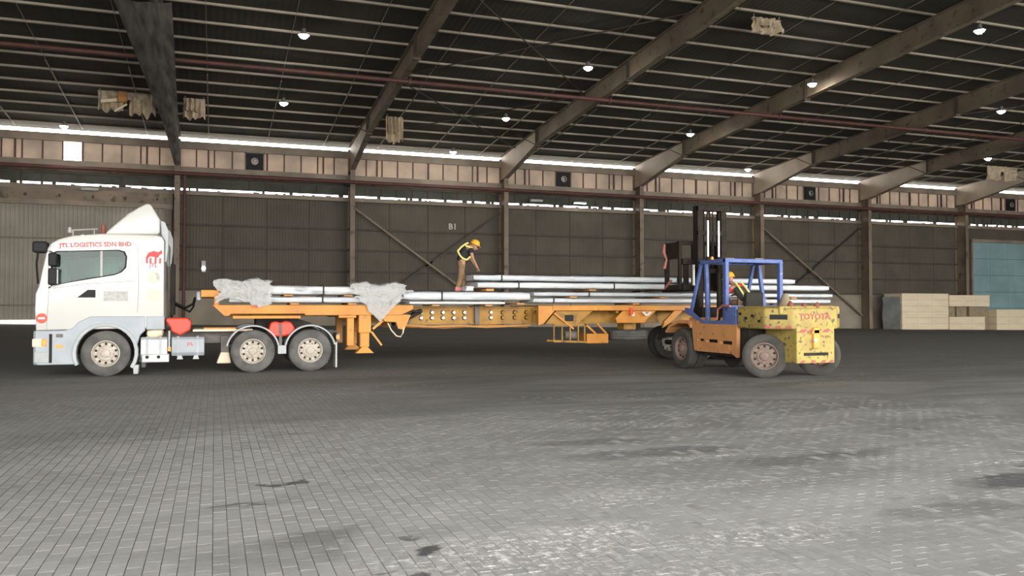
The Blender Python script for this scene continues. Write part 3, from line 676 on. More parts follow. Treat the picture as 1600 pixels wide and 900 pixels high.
MB().add([(-3.815,YN+.2,2.12),(-3.815,YF-.2,2.12),(-3.66,YF-.25,2.93),(-3.66,YN+.25,2.93),(-3.80,YN+.2,2.12),(-3.80,YF-.2,2.12),(-3.645,YF-.25,2.93),(-3.645,YN+.25,2.93)], [(0,1,2,3),(4,7,6,5),(0,4,5,1),(1,5,6,2),(2,6,7,3),(3,7,4,0)]).build('windscreen', P['wind'], cab)
sm = MB()
def seam(pts, y=YN-.002): sm.tube([(x,y,z) for x,z in pts], .006, 4)
seam([(-3.62,1.1),(-3.60,1.6),(-3.58,2.05),(-3.6,2.5),(-3.56,3.02)]); seam([(-3.56,3.02),(-3.0,3.12),(-1.85,3.16),(-1.72,3.05),(-1.70,2.0),(-1.72,1.5)]); seam([(-3.5,2.05),(-2.8,2.16),(-1.75,2.24)])
sm.build('door_seams', P['greystk'], cab)
# cab interior
MB().box(-3.7,-3.3,YN+.1,YF-.1,1.3,2.0).build('dashboard', P['dark'], cab, bevel=.05)
for y in (YN+.55, YF-.55):
    MB().prism([(-2.75,1.5),(-2.2,1.5),(-2.0,2.55),(-2.15,2.6),(-2.35,1.75),(-2.75,1.7)], 'y', y-.25, y+.25).build('cab_seat', P['darkcloth'], cab, bevel=.04)
MB().lathe([(.20,0),(.22,.02),(.20,.04),(.18,.02),(.20,0)], (-3.2,YF-.55,2.12), (-.8,0,.5), 20).build('steering_wheel', P['black'], cab, smooth=40)
MB().box(-1.35,-1.2,YN+.1,YF-.1,1.3,3.0).build('rear_bunk', P['greystk'], cab)
# door handle, stickers, lettering on the near door
MB().prism([(-3.0,1.84),(-2.62,1.84),(-2.62,2.02),(-2.78,2.02)], 'y', YN-.01, YN+.0).build('black_vent', P['black'], cab)
MB().box(-2.45,-1.93,YN-.006,YN,1.76,1.99).build('grey_notice', P['greystk'], cab)
MB().box(-1.53,-1.22,YN-.006,YN,1.76,2.03).build('cream_sticker', P['tape'], cab)
MB().cyl((-1.37,YN-.006,2.33),(-1.37,YN,2.33),.155,n=24).build('round_emblem', P['tape'], cab)
MB().prism(arc(-1.37,2.33,.13,-40,75,8)+arc(-1.37,2.33,.06,75,-40,8), 'y', YN-.010, YN-.004).build('emblem_crescent', P['greystk'], cab)
lg = MB()                                                    # red four-legged figure over small red lettering
lg.prism([(-1.56,2.78),(-1.50,2.91),(-1.38,2.96),(-1.28,2.93),(-1.20,2.99),(-1.19,2.90),(-1.25,2.86),(-1.28,2.80),(-1.34,2.79),(-1.38,2.82),(-1.46,2.82),(-1.50,2.78)], 'y', YN-.008, YN)
for x in (-1.55,-1.47,-1.36,-1.26): lg.box(x, x+.045, YN-.008, YN, 2.66, 2.79)
lg.build('red_logo', P['redlet'], cab)
text('logo_letters', 'JTL', .13, P['redlet'], cab, (-1.38,YN-.004,2.61), (R(90),0,0))
text('door_lettering', 'JTL LOGISTICS SDN BHD', .135, P['redlet'], cab, (-2.62,YN-.012,3.07), (R(90),R(-2.5),0), xs=1.02)['label'] = 'red company lettering above the door'
MB().cyl((-3.72,YN-.012,1.36),(-3.72,YN-.002,1.36),.115,n=24).build('red_round_sign', P['red'], cab); MB().box(-3.79,-3.65,YN-.018,YN-.01,1.34,1.385).build('white_bar', P['white'], cab)
# wind deflector on the roof with rear collars, roof lights
MB().prism([(-2.47,3.33),(-2.38,3.44),(-2.20,3.62),(-1.98,3.82),(-1.74,4.00),(-1.58,4.09),(-1.51,4.11),(-1.45,4.06),(-1.24,3.70),(-1.24,3.40),(-1.32,3.36)], 'y', YN+.12, YF-.12).build('wind_deflector', P['white'], tr, bevel=.05, seg=3, smooth=30)
MB().prism([(-1.24,3.70),(-1.14,3.66),(-1.06,3.45),(-1.06,3.05),(-1.10,2.7),(-1.14,2.7),(-1.13,3.2),(-1.22,3.36)], 'y', YN+.05, YN+.12).build('side_collar', P['greylight'], tr, bevel=.02)
MB().prism([(-1.24,3.70),(-1.14,3.66),(-1.06,3.45),(-1.06,3.05),(-1.10,2.7),(-1.14,2.7),(-1.13,3.2),(-1.22,3.36)], 'y', YF-.12, YF-.05).build('side_collar', P['greylight'], tr, bevel=.02)
rb = MB().cyl((-3.22,YN+.3,3.42),(-2.62,YN+.3,3.47),.022,n=8)
for x in (-3.15,-2.7): rb.cyl((x,YN+.3,3.22),(x,YN+.3,3.44),.015,n=6)
rb.build('roof_bar', P['galv'], tr); MB().lathe([(0,.14),(.04,.13),(.055,.0)], (-3.22,YN+.3,3.36), (0,0,1), 12).build('horn', P['galv'], tr, smooth=40)
MB().lathe([(0,.26),(.045,.24),(.06,.02),(.06,0)], (-2.52,YN+.45,3.34), (0,0,1), 12).build('beacon', P['rust'], tr, smooth=40)
# mirrors and visor
MB().box(-3.92,-3.62,YN-.1,YN+.25,2.86,3.12).build('corner_mirror', P['black'], tr, bevel=.05, seg=3)
MB().tube([(-3.8,YN-.02,2.95),(-3.82,YN-.1,2.6),(-3.80,YN-.02,2.15)], .025, 6).build('mirror_arm', P['black'], tr)
mm = MB().box(-3.56,-3.40,YN-.30,YN-.10,2.55,2.85).build('wide_mirror', P['black'], tr, bevel=.03)
m2 = MB().box(-3.56,-3.38,YN-.30,YN-.10,2.12,2.50).build('main_mirror', P['black'], tr, bevel=.03); MB().box(-3.375,-3.37,YN-.28,YN-.12,2.15,2.47).build('mirror_glass', P['rod'], m2)
MB().tube([(-3.58,YN+.0,2.9),(-3.5,YN-.2,2.88),(-3.5,YN-.2,2.1),(-3.58,YN+.0,2.06)], .016, 6).build('mirror_arm', P['black'], tr)
MB().prism([(-3.4,2.86),(-2.85,2.90),(-2.8,2.84),(-3.2,2.78),(-3.38,2.6)], 'y', YN+.035, YN+.05).build('sun_shade', P['black'], tr)
# skirts, bumper, wheel arch
WX = -2.39
skirt = [(-3.85,.36),(-3.80,.29),(-3.04,.29)]+arc(WX,.55,.63,203,2,14)+[(-1.66,.95),(-1.55,1.06),(-1.55,1.40),(-2.72,1.40),(-2.95,1.28),(-3.10,1.12),(-3.25,1.08),(-3.85,1.08)]
for ya, yb in ((YN-.02,YN+.22),(YF-.22,YF+.02)):
    sk = MB().prism(skirt, 'y', ya, yb).build('side_skirt', P['greyblue'], tr, bevel=.02)
    MB().prism(arc(WX,.55,.70,205,-33,18)+arc(WX,.55,.62,-33,205,18), 'y', ya-.03, yb).build('wheel_arch', P['greylight'], tr, bevel=.012)
    MB().prism([(-1.79,.04),(-1.70,.04),(-1.68,.25),(-1.80,.25)], 'y', ya, yb+.1).build('mudflap', P['greylight'], tr)
bu = MB().box(-3.9,-3.5,YN+.05,YF-.05,.29,1.08).build('bumper', P['greyblue'], tr, bevel=.04)
MB().box(-3.90,-3.885,YN+.4,YF-.4,1.15,1.9).build('grille', P['dark'], tr)
for y0, y1 in ((YN-.03,YN+.4),(YF-.4,YF+.03)):
    hl = MB().box(-3.91,-3.62,y0,y1,.70,.90).build('headlamp', P['tape'], bu, bevel=.03); MB().box(-3.72,-3.61,y0-.01,y0+.1,.72,.89).build('indicator', P['orange'], hl, bevel=.02)
    MB().box(-3.87,-3.55,y0,y1,.33,.60).build('fog_panel', P['greylight'], bu, bevel=.03)
mk = MB().box(-3.43,-3.28,YN-.035,YN-.01,.68,.75).build('side_marker', P['orange'], sk); 
MB().box(-3.56,-3.50,YN-.03,YN-.01,.34,1.0).build('step_slot', P['dark'], tr); MB().box(-3.42,-3.28,YN-.03,YN-.01,.92,1.0).build('foot_hold', P['chassis'], tr)
MB().box(-1.53,-1.13,YN-.012,YF+.012,1.08,1.40).build('rear_skirt', P['greyblue'], tr, bevel=.02)
# chassis
for y in (22.18, 23.0): MB().box(-3.5,3.05,y,y+.1,.72,1.0).build('chassis_rail', P['chassis'], tr)
MB().box(-3.3,-1.2,22.0,23.3,.5,1.15).build('engine', P['dark'], tr, bevel=.05)
for x in (-2.39,.9,2.29): MB().cyl((x,YN+.2,.52),(x,YF-.2,.52),.09,n=10).lathe([(.09,-.25),(.22,-.12),(.22,.12),(.09,.25)], (x,22.65,.52), (0,1,0), 12).build('axle', P['dark'], tr)
for x in (.9,2.29): MB().prism([(x-.55,.62),(x,.78),(x+.55,.62),(x+.55,.68),(x,.88),(x-.55,.68)], 'y', 21.98, 22.12).build('leaf_spring', P['chassis'], tr)
MB().box(.15,.35,21.95,22.18,.32,.9).build('spring_hanger', P['chassis'], tr, bevel=.02); MB().prism([(.05,.22),(.4,.22),(.35,.5),(.15,.5)], 'y', 21.75, 22.1).build('air_bag', P['tape'], tr, bevel=.03)
MB().box(.9,2.4,21.95,23.35,1.0,1.1).prism([(1.0,1.1),(2.1,1.1),(2.4,1.2),(2.0,1.33),(1.0,1.33)], 'y', 22.1, 23.2).build('fifth_wheel', P['dark'], tr)
MB().box(-.5,.9,21.7,23.6,1.02,1.07).build('catwalk', P['tape'], tr); MB().box(-.25,.5,21.75,22.3,1.07,1.11).build('catwalk_grating', P['timber'], tr)
# tanks and boxes along the flank
def tank(x0, x1, z0, z1, m, nm):
    t = MB().prism([(YN+.02,z0+.08),(YN+.08,z0),(YN+.6,z0),(YN+.6,z1),(YN+.08,z1),(YN+.02,z1-.06)], 'x', x0, x1).build(nm, m, tr, bevel=.02)
    for x in (x0+.12, x1-.18): MB().prism([(YN+.01,z0+.08),(YN+.07,z0-.015),(YN+.62,z0-.015),(YN+.62,z1+.015),(YN+.07,z1+.015),(YN+.01,z1-.06)], 'x', x, x+.05).build('tank_strap', P['greylight'], t)
    return t
t1 = tank(-1.65,-1.06,.40,.90,P['alu'],'fuel_tank')
MB().box(-1.62,-1.02,YN-.02,YN+.2,.30,.50).build('tool_box', P['alu'], tr, bevel=.02)
for x in (-1.5,-1.25): MB().cyl((x,YN-.03,.43),(x,YN-.01,.43),.04,n=10).build('lamp_hole', P['black'], t1)
MB().lathe([(0,-.2),(.10,-.16),(.14,0),(.10,.16),(0,.2)], (-1.35,YN+.25,1.0), (1,0,.15), 12).build('air_canister', P['tape'], tr, smooth=50)
t2 = tank(-.97,-.23,.44,.90,P['greyblue'],'battery_box'); text('red_label', 'JTL', .10, P['redlet'], t2, (-.55,YN+.015,.72), (R(90),0,0))
for x in (-.78,-.42): MB().prism([(x-.07,.36),(x+.07,.36),(x+.04,.45),(x-.04,.45)], 'y', YN+.05, YN+.25).build('box_foot', P['greylight'], tr)
MB().box(-1.05,-.98,YN,YN+.05,.56,.66).build('amber_marker', P['orange'], tr); MB().box(-1.04,-1.0,YN+.02,YN+.06,.56,1.05).build('marker_post', P['greylight'], tr)
MB().prism([(-1.12,1.30),(-1.06,1.36),(-.62,1.36),(-.52,1.26),(-.56,1.05),(-.78,.93),(-.98,1.02),(-1.0,1.12)], 'y', YN+.08, YN+.5).build('red_canister', P['red'], tr, bevel=.04, seg=3)
MB().prism([(1.25,.98),(1.33,1.24),(1.46,1.27),(1.56,1.22),(1.66,1.27),(1.82,1.25),(1.93,1.08),(1.88,.92),(1.62,.87),(1.40,.87)], 'y', YN+.15, YN+.6).build('red_canister', P['red'], tr, bevel=.05, seg=3)
MB().box(1.53,1.60,YN+.13,YN+.16,.6,1.2).build('canister_strap', P['chassis'], tr)
MB().prism([(-1.05,1.42),(-.95,1.42),(-.95,2.7),(-1.05,2.7)], 'y', 22.4, 22.9).build('air_stack', P['dark'], tr)
MB().tube([(-1.0,22.6,1.75),(-.7,22.5,1.60),(-.5,21.9,1.7),(-.46,21.75,1.85)], .03, 6).tube([(-1.0,22.75,1.7),(-.6,22.7,1.5),(-.5,22.0,1.62),(-.46,21.8,1.8)], .025, 6).build('air_hoses', P['black'], tr, smooth=50)
# wheels, guards
wheel(tr, (WX,YN+.12,.53), (0,-1,0), .53, .30, P['rubber'], P['rim'])
wheel(tr, (WX,YF-.12,.53), (0,1,0), .53, .30, P['rubber'], P['rim'])
for x in (.90, 2.29):
    for ya, dd, k in ((YN+.14,-1,0),(YN+.48,-1,1),(YF-.14,1,0),(YF-.48,1,1)):
        wheel(tr, (x,ya,.525), (0,dd,0), .525, .28, P['rubber'], P['rim'])
    for ya, yb in ((YN-.01,YN+.6),(YF-.6,YF+.01)):
        gd = MB().prism(arc(x,.53,.645,168,12,18)+arc(x,.53,.605,12,168,18), 'y', ya, yb).build('mudguard', P['greylight'], tr, bevel=.008)
for ya in (YN+.02, YF-.56): MB().box(2.92,2.96,ya,ya+.54,.08,.72).build('rear_mudflap', P['greystk'], tr)
MB().box(2.94,3.02,YN+.04,YN+.1,.80,.90).build('rear_marker', P['orange'], tr)
MB().box(1.5,1.7,YN+.05,YN+.1,.45,.66).build('guard_bracket', P['greylight'], tr)
MB().box(2.96,3.05,YN+.1,YF-.1,.75,.95).build('rear_crossmember', P['chassis'], tr)

# ------------------------------------------------------------------ extendable trailer
tl = thing('trailer', 'long orange extendable flatbed trailer carrying wrapped bundles', 'trailer', (9.,22.65,0))
OR = P['trailer']
def both(fn, nm, m, par=None, **k):                       # the same part on the near and the far flank
    r_ = []
    for ya, yb in ((21.46,21.62),(23.68,23.84)):
        mb = MB(); fn(mb, ya, yb); r_.append(mb.build(nm, m, par or tl, **k))
    return r_
both(lambda b,ya,yb: b.prism([(-.06,1.67),(.22,1.40),(.34,1.40),(.38,1.45),(2.15,1.45),(2.15,1.41),(4.62,1.41),(4.95,1.56),(4.95,1.67)], 'y', ya, yb), 'front_side_rail', OR, bevel=.012)
both(lambda b,ya,yb: b.box(.42,2.05,ya+.02,yb-.02,1.33,1.405), 'lower_rail', OR, bevel=.01)
both(lambda b,ya,yb: b.box(3.0,3.45,ya+.02,yb-.02,1.34,1.41), 'lower_rail', OR, bevel=.01)
MB().box(-.02,4.9,21.62,23.68,1.60,1.65).build('front_deck', P['trailer_y'], tl)
MB().box(-.32,.12,21.5,23.8,1.86,2.04).box(-.02,.10,21.5,21.62,1.65,1.88).box(-.02,.10,23.68,23.8,1.65,1.88).build('head_beam', OR, tl, bevel=.02)
MB().box(-.42,-.32,21.6,21.85,1.78,2.0).build('coupling_box', P['greyblue'], tl, bevel=.03)
for y in (22.25, 23.0): MB().prism([(.3,1.6),(.3,1.38),(3.1,1.38),(3.4,1.2),(5.3,1.2),(5.3,1.6)], 'y', y, y+.06).build('neck_beam', P['trailer_y'], tl)
for x in (.6,1.6,2.7,4.2): MB().box(x,x+.08,21.6,23.7,1.48,1.6).build('cross_beam', P['trailer_y'], tl)
MB().box(2.35,2.9,21.62,21.66,1.45,1.56).build('side_plate', P['dark'], tl)
MB().box(.86,1.02,21.45,21.46,1.60,1.64).build('red_reflector', P['red'], tl)
for ya in (21.5, 23.5):                                     # landing legs
    lgp = MB().box(3.52,3.84,ya,ya+.28,.95,1.45).box(3.56,3.80,ya+.03,ya+.25,.58,.95).build('landing_leg', OR, tl, bevel=.015)
    MB().prism([(3.44,.42),(3.92,.42),(3.86,.48),(3.74,.60),(3.62,.60),(3.50,.48)], 'y', ya, ya+.28).build('leg_foot', OR, lgp, bevel=.01)
    MB().box(3.22,3.40,ya+.02,ya+.24,.62,1.34).build('leg_side_box', OR, tl, bevel=.015)
    MB().bar((3.9,ya+.1,1.05),(4.3,ya+.1,1.38),.06).build('leg_brace', OR, tl); MB().bar((3.85,ya+.02,.98),(4.12,ya+.02,.62),.05).build('crank', OR, tl)
both(lambda b,ya,yb: b.prism([(4.05,1.42),(4.9,1.42),(4.72,1.02),(4.55,1.05),(4.5,1.22),(4.2,1.24)], 'y', ya+.04, yb-.04), 'corner_gusset', OR, bevel=.01)
MB().tube([(4.28,21.5,1.2),(4.36,21.46,1.02),(4.5,21.45,.86),(4.62,21.46,.84),(4.68,21.48,.95),(4.70,21.5,1.1)], .018, 6).build('hose_loop', P['tape'], tl, smooth=50)
MB().bar((4.5,22.0,1.55),(5.3,22.0,1.5),.2,.06).bar((4.62,21.7,1.2),(5.3,22.1,1.52),.14,.1).build('slide_stop', P['dark'], tl)
# telescopic beam with rows of round holes
bz0, bz1 = 1.17, 1.60; hx = [5.02+.31*i for i in range(6)]+[7.35+.36*i for i in range(4)]
holes = [circ(x, z, .065, 12) for x in hx for z in (1.47, 1.32)]
bms = []
for ya in (22.2, 22.56):
    bms.append(MB().plate(rect(4.6,12.5,bz0,bz1), holes, 'y', ya, ya+.02).build('beam_plate', P['trailer_y'], tl))
for x in hx:
    for z in (1.47, 1.32):
        MB().lathe([(.045,.36),(.045,-.004),(0,-.006)], (x+.018,22.2,z), (0,1,0), 12).build('added_hole_plug', P['white'] if x < 7.4 else P['trailer_y'], tl)  # added plugs, the first ones white for the bright spots in the holes
MB().box(4.6,12.5,22.14,22.64,bz1,bz1+.03).box(4.6,12.5,22.14,22.64,bz0-.03,bz0).build('beam_flange', P['trailer_y'], tl)
MB().box(4.6,5.0,22.1,22.68,1.1,1.62).build('beam_collar', P['chassis'], tl, bevel=.02)
MB().box(6.85,6.98,22.08,22.70,1.12,1.66).build('beam_collar', P['chassis'], tl, bevel=.02)
MB().tube([(4.9,22.1,1.12),(5.6,22.1,1.08),(6.4,22.1,1.10),(7.2,22.1,1.06),(8.5,22.1,1.1)], .03, 6).tube([(4.9,22.3,1.09),(6.0,22.3,1.05),(7.2,22.3,1.1),(8.5,22.3,1.06)], .035, 6).build('air_lines', P['timber'], tl, smooth=50)
# rear section
both(lambda b,ya,yb: b.box(8.95,18.7,ya,yb,1.52,1.67), 'rear_side_rail', OR, bevel=.012)
both(lambda b,ya,yb: b.prism([(8.52,1.66),(9.15,1.66),(9.0,1.5),(8.68,1.16),(8.52,1.10)], 'y', ya+.02, yb-.02), 'front_end_gusset', OR, bevel=.01)
both(lambda b,ya,yb: b.prism([(9.1,1.52),(10.25,1.52),(9.75,1.14),(8.75,1.14)], 'y', ya+.1, yb), 'side_plate', P['trailer_y'], bevel=.01)
MB().box(9.35,9.62,21.55,21.57,1.22,1.40).build('type_plate', P['black'], tl)
both(lambda b,ya,yb: b.prism([(11.2,1.52),(12.3,1.52),(12.0,1.28),(11.9,1.16),(11.0,1.16),(10.95,1.3)], 'y', ya+.08, yb), 'spare_carrier', OR, bevel=.01)
both(lambda b,ya,yb: b.prism([(12.9,1.52),(13.2,1.52),(12.75,1.15),(12.5,1.0),(12.55,1.2)], 'y', ya+.06, yb), 'axle_gusset', OR, bevel=.01)
MB().box(8.9,18.6,21.62,23.68,1.58,1.63).build('rear_deck', P['trailer_y'], tl)
for y in (22.12, 22.95): MB().box(8.6,18.6,y,y+.07,1.14,1.58).build('main_beam', P['trailer_y'], tl)
for x in (9.2,11,13,15,17,18.4): MB().box(x,x+.08,21.6,23.7,1.45,1.58).build('cross_beam', P['trailer_y'], tl)
MB().box(11.36,11.46,21.42,21.46,1.40,1.60).build('marker_lamp', P['red'], tl); MB().box(11.42,11.52,21.44,21.46,1.36,1.46).build('marker_bracket', P['tape'], tl)
MB().prism([(11.75,1.48),(11.85,1.48),(11.92,1.42),(12.0,1.48),(12.1,1.48),(11.96,1.36),(11.88,1.36)], 'y', 21.44, 21.47).build('white_mark', P['white'], tl)
MB().bar((9.0,21.5,1.45),(9.6,21.5,1.0),.05).build('rack_stay', OR, tl)
# tool rack slung under the rear section
rk = MB().box(10.02,10.70,21.5,22.1,.58,.86).build('tool_tray', OR, tl, bevel=.015)
for x in (9.0,9.25,9.5,9.75,9.95): MB().bar((x,21.52,.66),(x,21.52,1.12),.035).build('rack_bar', P['trailer_y'], tl)
MB().bar((8.98,21.52,.66),(10.05,21.52,.62),.05).bar((8.98,21.52,1.12),(10.0,21.52,1.12),.05).bar((8.98,22.0,.66),(10.05,22.0,.62),.05).build('rack_rail', P['trailer_y'], tl)
MB().bar((9.95,21.52,1.15),(10.3,21.52,.86),.05).bar((10.35,21.55,1.15),(10.65,21.55,.86),.05).build('rack_stay', OR, tl)
MB().lathe([(0,-.18),(.12,-.18),(.13,.18),(0,.18)], (9.6,21.75,.82), (1,0,0), 12).build('rack_canister', P['chassis'], tl, smooth=40)
# spare wheel flat under the frame, axles
wheel(tl, (11.62,22.1,.80), (0,0,1), .60, .30, P['rubber'], P['rim'], nm='spare_wheel')
MB().box(11.4,11.8,21.9,22.3,.96,1.16).build('spare_winch', P['trailer_y'], tl)
for x in (13.75,15.1,16.45):
    MB().cyl((x,21.7,.5),(x,23.6,.5),.08,n=10).build('axle', P['dark'], tl)
    for ya, dd in ((21.60,-1),(21.94,-1),(23.70,1),(23.36,1)): wheel(tl, (x,ya,.51), (0,dd,0), .51, .28, P['rubber_dk'], P['rim'])
    for y in (22.1,23.1): MB().prism([(x-.5,.6),(x,.72),(x+.5,.6),(x+.3,1.15),(x-.3,1.15)], 'y', y, y+.08).build('spring', P['dark'], tl)
MB().box(18.6,18.72,21.5,23.8,.6,.8).box(18.5,18.62,21.9,22.0,.7,1.2).box(18.5,18.62,23.3,23.4,.7,1.2).build('rear_bumper', OR, tl); MB().box(18.70,18.74,21.5,23.8,1.4,1.62).build('tail_light_bar', P['red'], tl)

# ------------------------------------------------------------------ wrapped bundles and battens
def bundle(lab, x0, x1, z0, z1, y0=21.52, y1=22.72, m='wrap', seed=0., straps=(), grp='wrapped bundles on the trailer'):
    t = thing('wrapped_bundle', lab, 'bundle', ((x0+x1)/2,(y0+y1)/2,z0), grp)
    n = max(10, int((x1-x0)/.12)); K = 20
    cy, cz, hy, hz = (y0+y1)/2, (z0+z1)/2, (y1-y0)/2, (z1-z0)/2
    mb = MB(); vs = []
    for i in range(n+1):
        x = x0+(x1-x0)*i/n; tp = 1-.12*max(0,1-min(i,n-i)/1.5)
        for k in range(K):
            a = 2*PI*(k+.5)/K; c, s_ = math.cos(a), math.sin(a)
            yy = math.copysign(abs(c)**.35, c); zz = math.copysign(abs(s_)**.32, s_)
            w_ = noise.noise(Vector((x*1.6+seed, k*.7, seed)))*.5+noise.noise(Vector((x*5+seed, k*1.3, 3)))*.35
            r_ = 1+.20*w_*(1 if zz > -.5 else .3)
            vs.append((x+.03*w_*(1 if 0 < i < n else 3), cy+hy*yy*(1+.02*w_)*(.96 if tp < 1 else 1), cz+hz*min(1.10, max(-1, zz*r_*tp)) + .012*w_*(zz > 0)))
    fs = [(i*K+k, i*K+(k+1)%K, (i+1)*K+(k+1)%K, (i+1)*K+k) for i in range(n) for k in range(K)]+[tuple(range(K)), tuple(range((n+1)*K-1, n*K-1, -1))]
    mb.add(vs, fs); mb.build('wrapping', P[m], t, smooth=60)
    for xs_ in straps: MB().plate([(y0-.012,z0-.0),(y1+.012,z0-.0),(y1+.012,z1+.03),(y0-.012,z1+.03)], [[(y0-.004,z0+.008),(y1+.004,z0+.008),(y1+.004,z1+.02),(y0-.004,z1+.02)]], 'x', xs_-.018, xs_+.018).build('strap', P['dark'], t)
    return t
bundle('long low white bundle at trailer front, resting on deck battens', .35, 4.6, 1.72, 1.885, m='wrap2', seed=1, straps=(2.6,))
bundle('upper white bundle at trailer front under crumpled film', .17, 4.55, 1.93, 2.16, seed=2, straps=(2.62,))
bundle('single pale bundle bridging the telescopic beam under worker', 4.70, 8.3, 1.80, 2.04, m='wrap2', seed=3, straps=(5.75,))
bundle('thin white bundle lying lowest above the telescopic beam', 4.85, 7.55, 1.69, 1.775, seed=4)
bundle('lowest long bundle on rear deck running behind forklift', 8.38, 18.65, 1.735, 1.875, m='wrap2', seed=5, straps=(9.0,))
bundle('second long bundle up from rear deck, ending behind forklift', 8.4, 18.75, 1.925, 2.05, m='wrap2', seed=6, straps=(10.1,))
bundle('third bundle up, carried across the forklift forks', 6.75, 18.6, 2.14, 2.315, m='wrap', seed=7, straps=(7.95,10.9))
bundle('topmost long white bundle beside the bending worker', 6.65, 17.3, 2.345, 2.51, m='wrap2', seed=8, straps=(7.45,13.0))
for i, (x0,x1,z0,z1,lab) in enumerate(((6.42,6.64,2.14,2.20,'short crumpled wrapped roll at the worker\'s feet'),(4.9,5.6,2.06,2.12,''))):
    if i == 0: bundle(lab, x0, x1, z0-.085, z1, y1=21.9, seed=11+i)
BAT = [(1.9,1.68,1.715,'timber batten under the low front bundle'),(1.75,1.895,1.925,'timber batten between the two front bundles, left one'),(3.25,1.895,1.925,'timber batten between the two front bundles, right one'),(3.35,1.68,1.715,'timber batten on front deck near landing legs'),
       (8.0,1.69,1.73,'timber batten at the front end of rear deck'),(9.6,1.885,1.92,'timber batten between the two lowest rear bundles'),(12.5,1.885,1.92,'timber batten between the two lowest rear bundles near forklift mast'),(10.2,2.09,2.125,'timber batten under bundle carried on forks'),(7.1,2.06,2.12,'short timber batten by the worker under top bundles'),(11.6,1.69,1.73,'timber batten on rear deck above spare wheel'),(15.5,1.69,1.73,'timber batten on rear deck behind forklift'),(17.2,1.885,1.92,'timber batten between rear bundles right of forklift guard')]
for x, z0, z1, lab in BAT: tag(MB().box(x-.11,x+.11,21.49,22.7,z0,z1+.004).build('timber_batten', P['timber'], None, bevel=.006, seg=1), lab, 'batten', 'timber battens under the bundles')
tag(MB().box(5.5,5.7,21.6,22.7,1.65,1.685).build('timber_batten', P['timber']), 'timber batten above the telescopic beam at left', 'batten', 'timber battens under the bundles')
tag(MB().box(7.0,7.2,21.6,22.7,1.65,1.685).build('timber_batten', P['timber']), 'timber batten above the telescopic beam at right', 'batten', 'timber battens under the bundles')
# crumpled clear film over the front bundles
def crumple(x0, x1, ztop, zbot, seed, hang=None):
    def fn(u, v, off=0):
        e0 = .22*noise.noise(Vector((v*5,seed,1)))+.12*noise.noise(Vector((v*13,seed,4))); e1 = .25*noise.noise(Vector((v*5,seed,7)))+.12*noise.noise(Vector((v*13,seed,9)))
        x = x0+e0+(x1+e1-x0-e0)*u; n1 = noise.noise(Vector((x*2.6+seed,v*3,seed))); n2 = noise.noise(Vector((x*7,v*9,seed))); n3 = noise.noise(Vector((x*15,v*22,seed)))
        if v < .4: y = 22.7-(22.7-21.38)*(v/.4); z = ztop+.09*n1+.05*n2+.04
        else:
            q = (v-.4)/.6; zb = zbot(u)+.07*n2; y = 21.38-.05*abs(n1)-.04*n2-.02*n3; z = ztop+.09*n1*(1-q)+.04*(1-q)+(zb-ztop)*q+.02*n3
        return (x+.05*n2, y+off, z+off)
    return MB().grid(lambda u,v: fn(u,v), 34, 26).grid(lambda u,v: fn(u,v,-.006), 34, 26)
f1 = crumple(.02, 1.35, 2.24, lambda u: 1.74+.10*math.sin(u*6), 1.).build('crumpled_film', P['film'], None, smooth=60); tag(f1, 'crumpled clear plastic film bunched over bundle front ends', 'plastic film', 'loose plastic film')
f2 = crumple(3.35, 4.75, 2.20, lambda u: 1.86-.62*max(0,1-abs(u-.5)/.42), 5.).build('crumpled_film', P['film'], None, smooth=60); tag(f2, 'clear plastic film sheet hanging in a point above landing legs', 'plastic film', 'loose plastic film')

# ------------------------------------------------------------------ figures
def skin(name, pts, edges, m, parent, sub=2, origin=None):
    o = origin if origin is not None else ORG.get(parent.name, Vector())
    me = bpy.data.meshes.new(name); me.from_pydata([Vector(p[:3])-o for p in pts], edges, [])
    ob = bpy.data.objects.new(name, me); COL.objects.link(ob); ob.parent = parent; ORG[ob.name] = o
    sk = ob.modifiers.new('skin', 'SKIN'); sk.use_smooth_shade = True
    for i, v in enumerate(me.skin_vertices[0].data):
        r_ = pts[i][3]; v.radius = r_ if isinstance(r_, tuple) else (r_, r_); v.use_root = i == 0
    ob.modifiers.new('sub', 'SUBSURF').levels = sub; ob.modifiers['sub'].render_levels = sub
    me.materials.append(m); return ob
def hand(pts, edges, wrist_i, wrist, fwd, side, s=1.0, curl=.5):
    """palm plus five finger chains appended to a body skeleton"""
    w_ = Vector(wrist); f = Vector(fwd).normalized(); sd = Vector(side).normalized(); dn = f.cross(sd).normalized()
    palm = w_+f*.07*s; pts.append((*palm,.028*s)); pi_ = len(pts)-1; edges.append((wrist_i,pi_))
    for k, (o, L_) in enumerate(((-.03,.062),(-.01,.075),(.01,.07),(.028,.055))):
        a = palm+f*.035*s+sd*o*s; b = a+f*L_*.55*s+dn*.01*curl; c = b+f*L_*.35*s+dn*.03*curl*s
        i = len(pts); pts += [(*a,.011*s),(*b,.0095*s),(*c,.008*s)]; edges += [(pi_,i),(i,i+1),(i+1,i+2)]
    a = palm-sd*.035*s; b = a-sd*.02*s+f*.035*s+dn*.015*s; i = len(pts); pts += [(*a,.012*s),(*b,.009*s)]; edges += [(pi_,i),(i,i+1)]
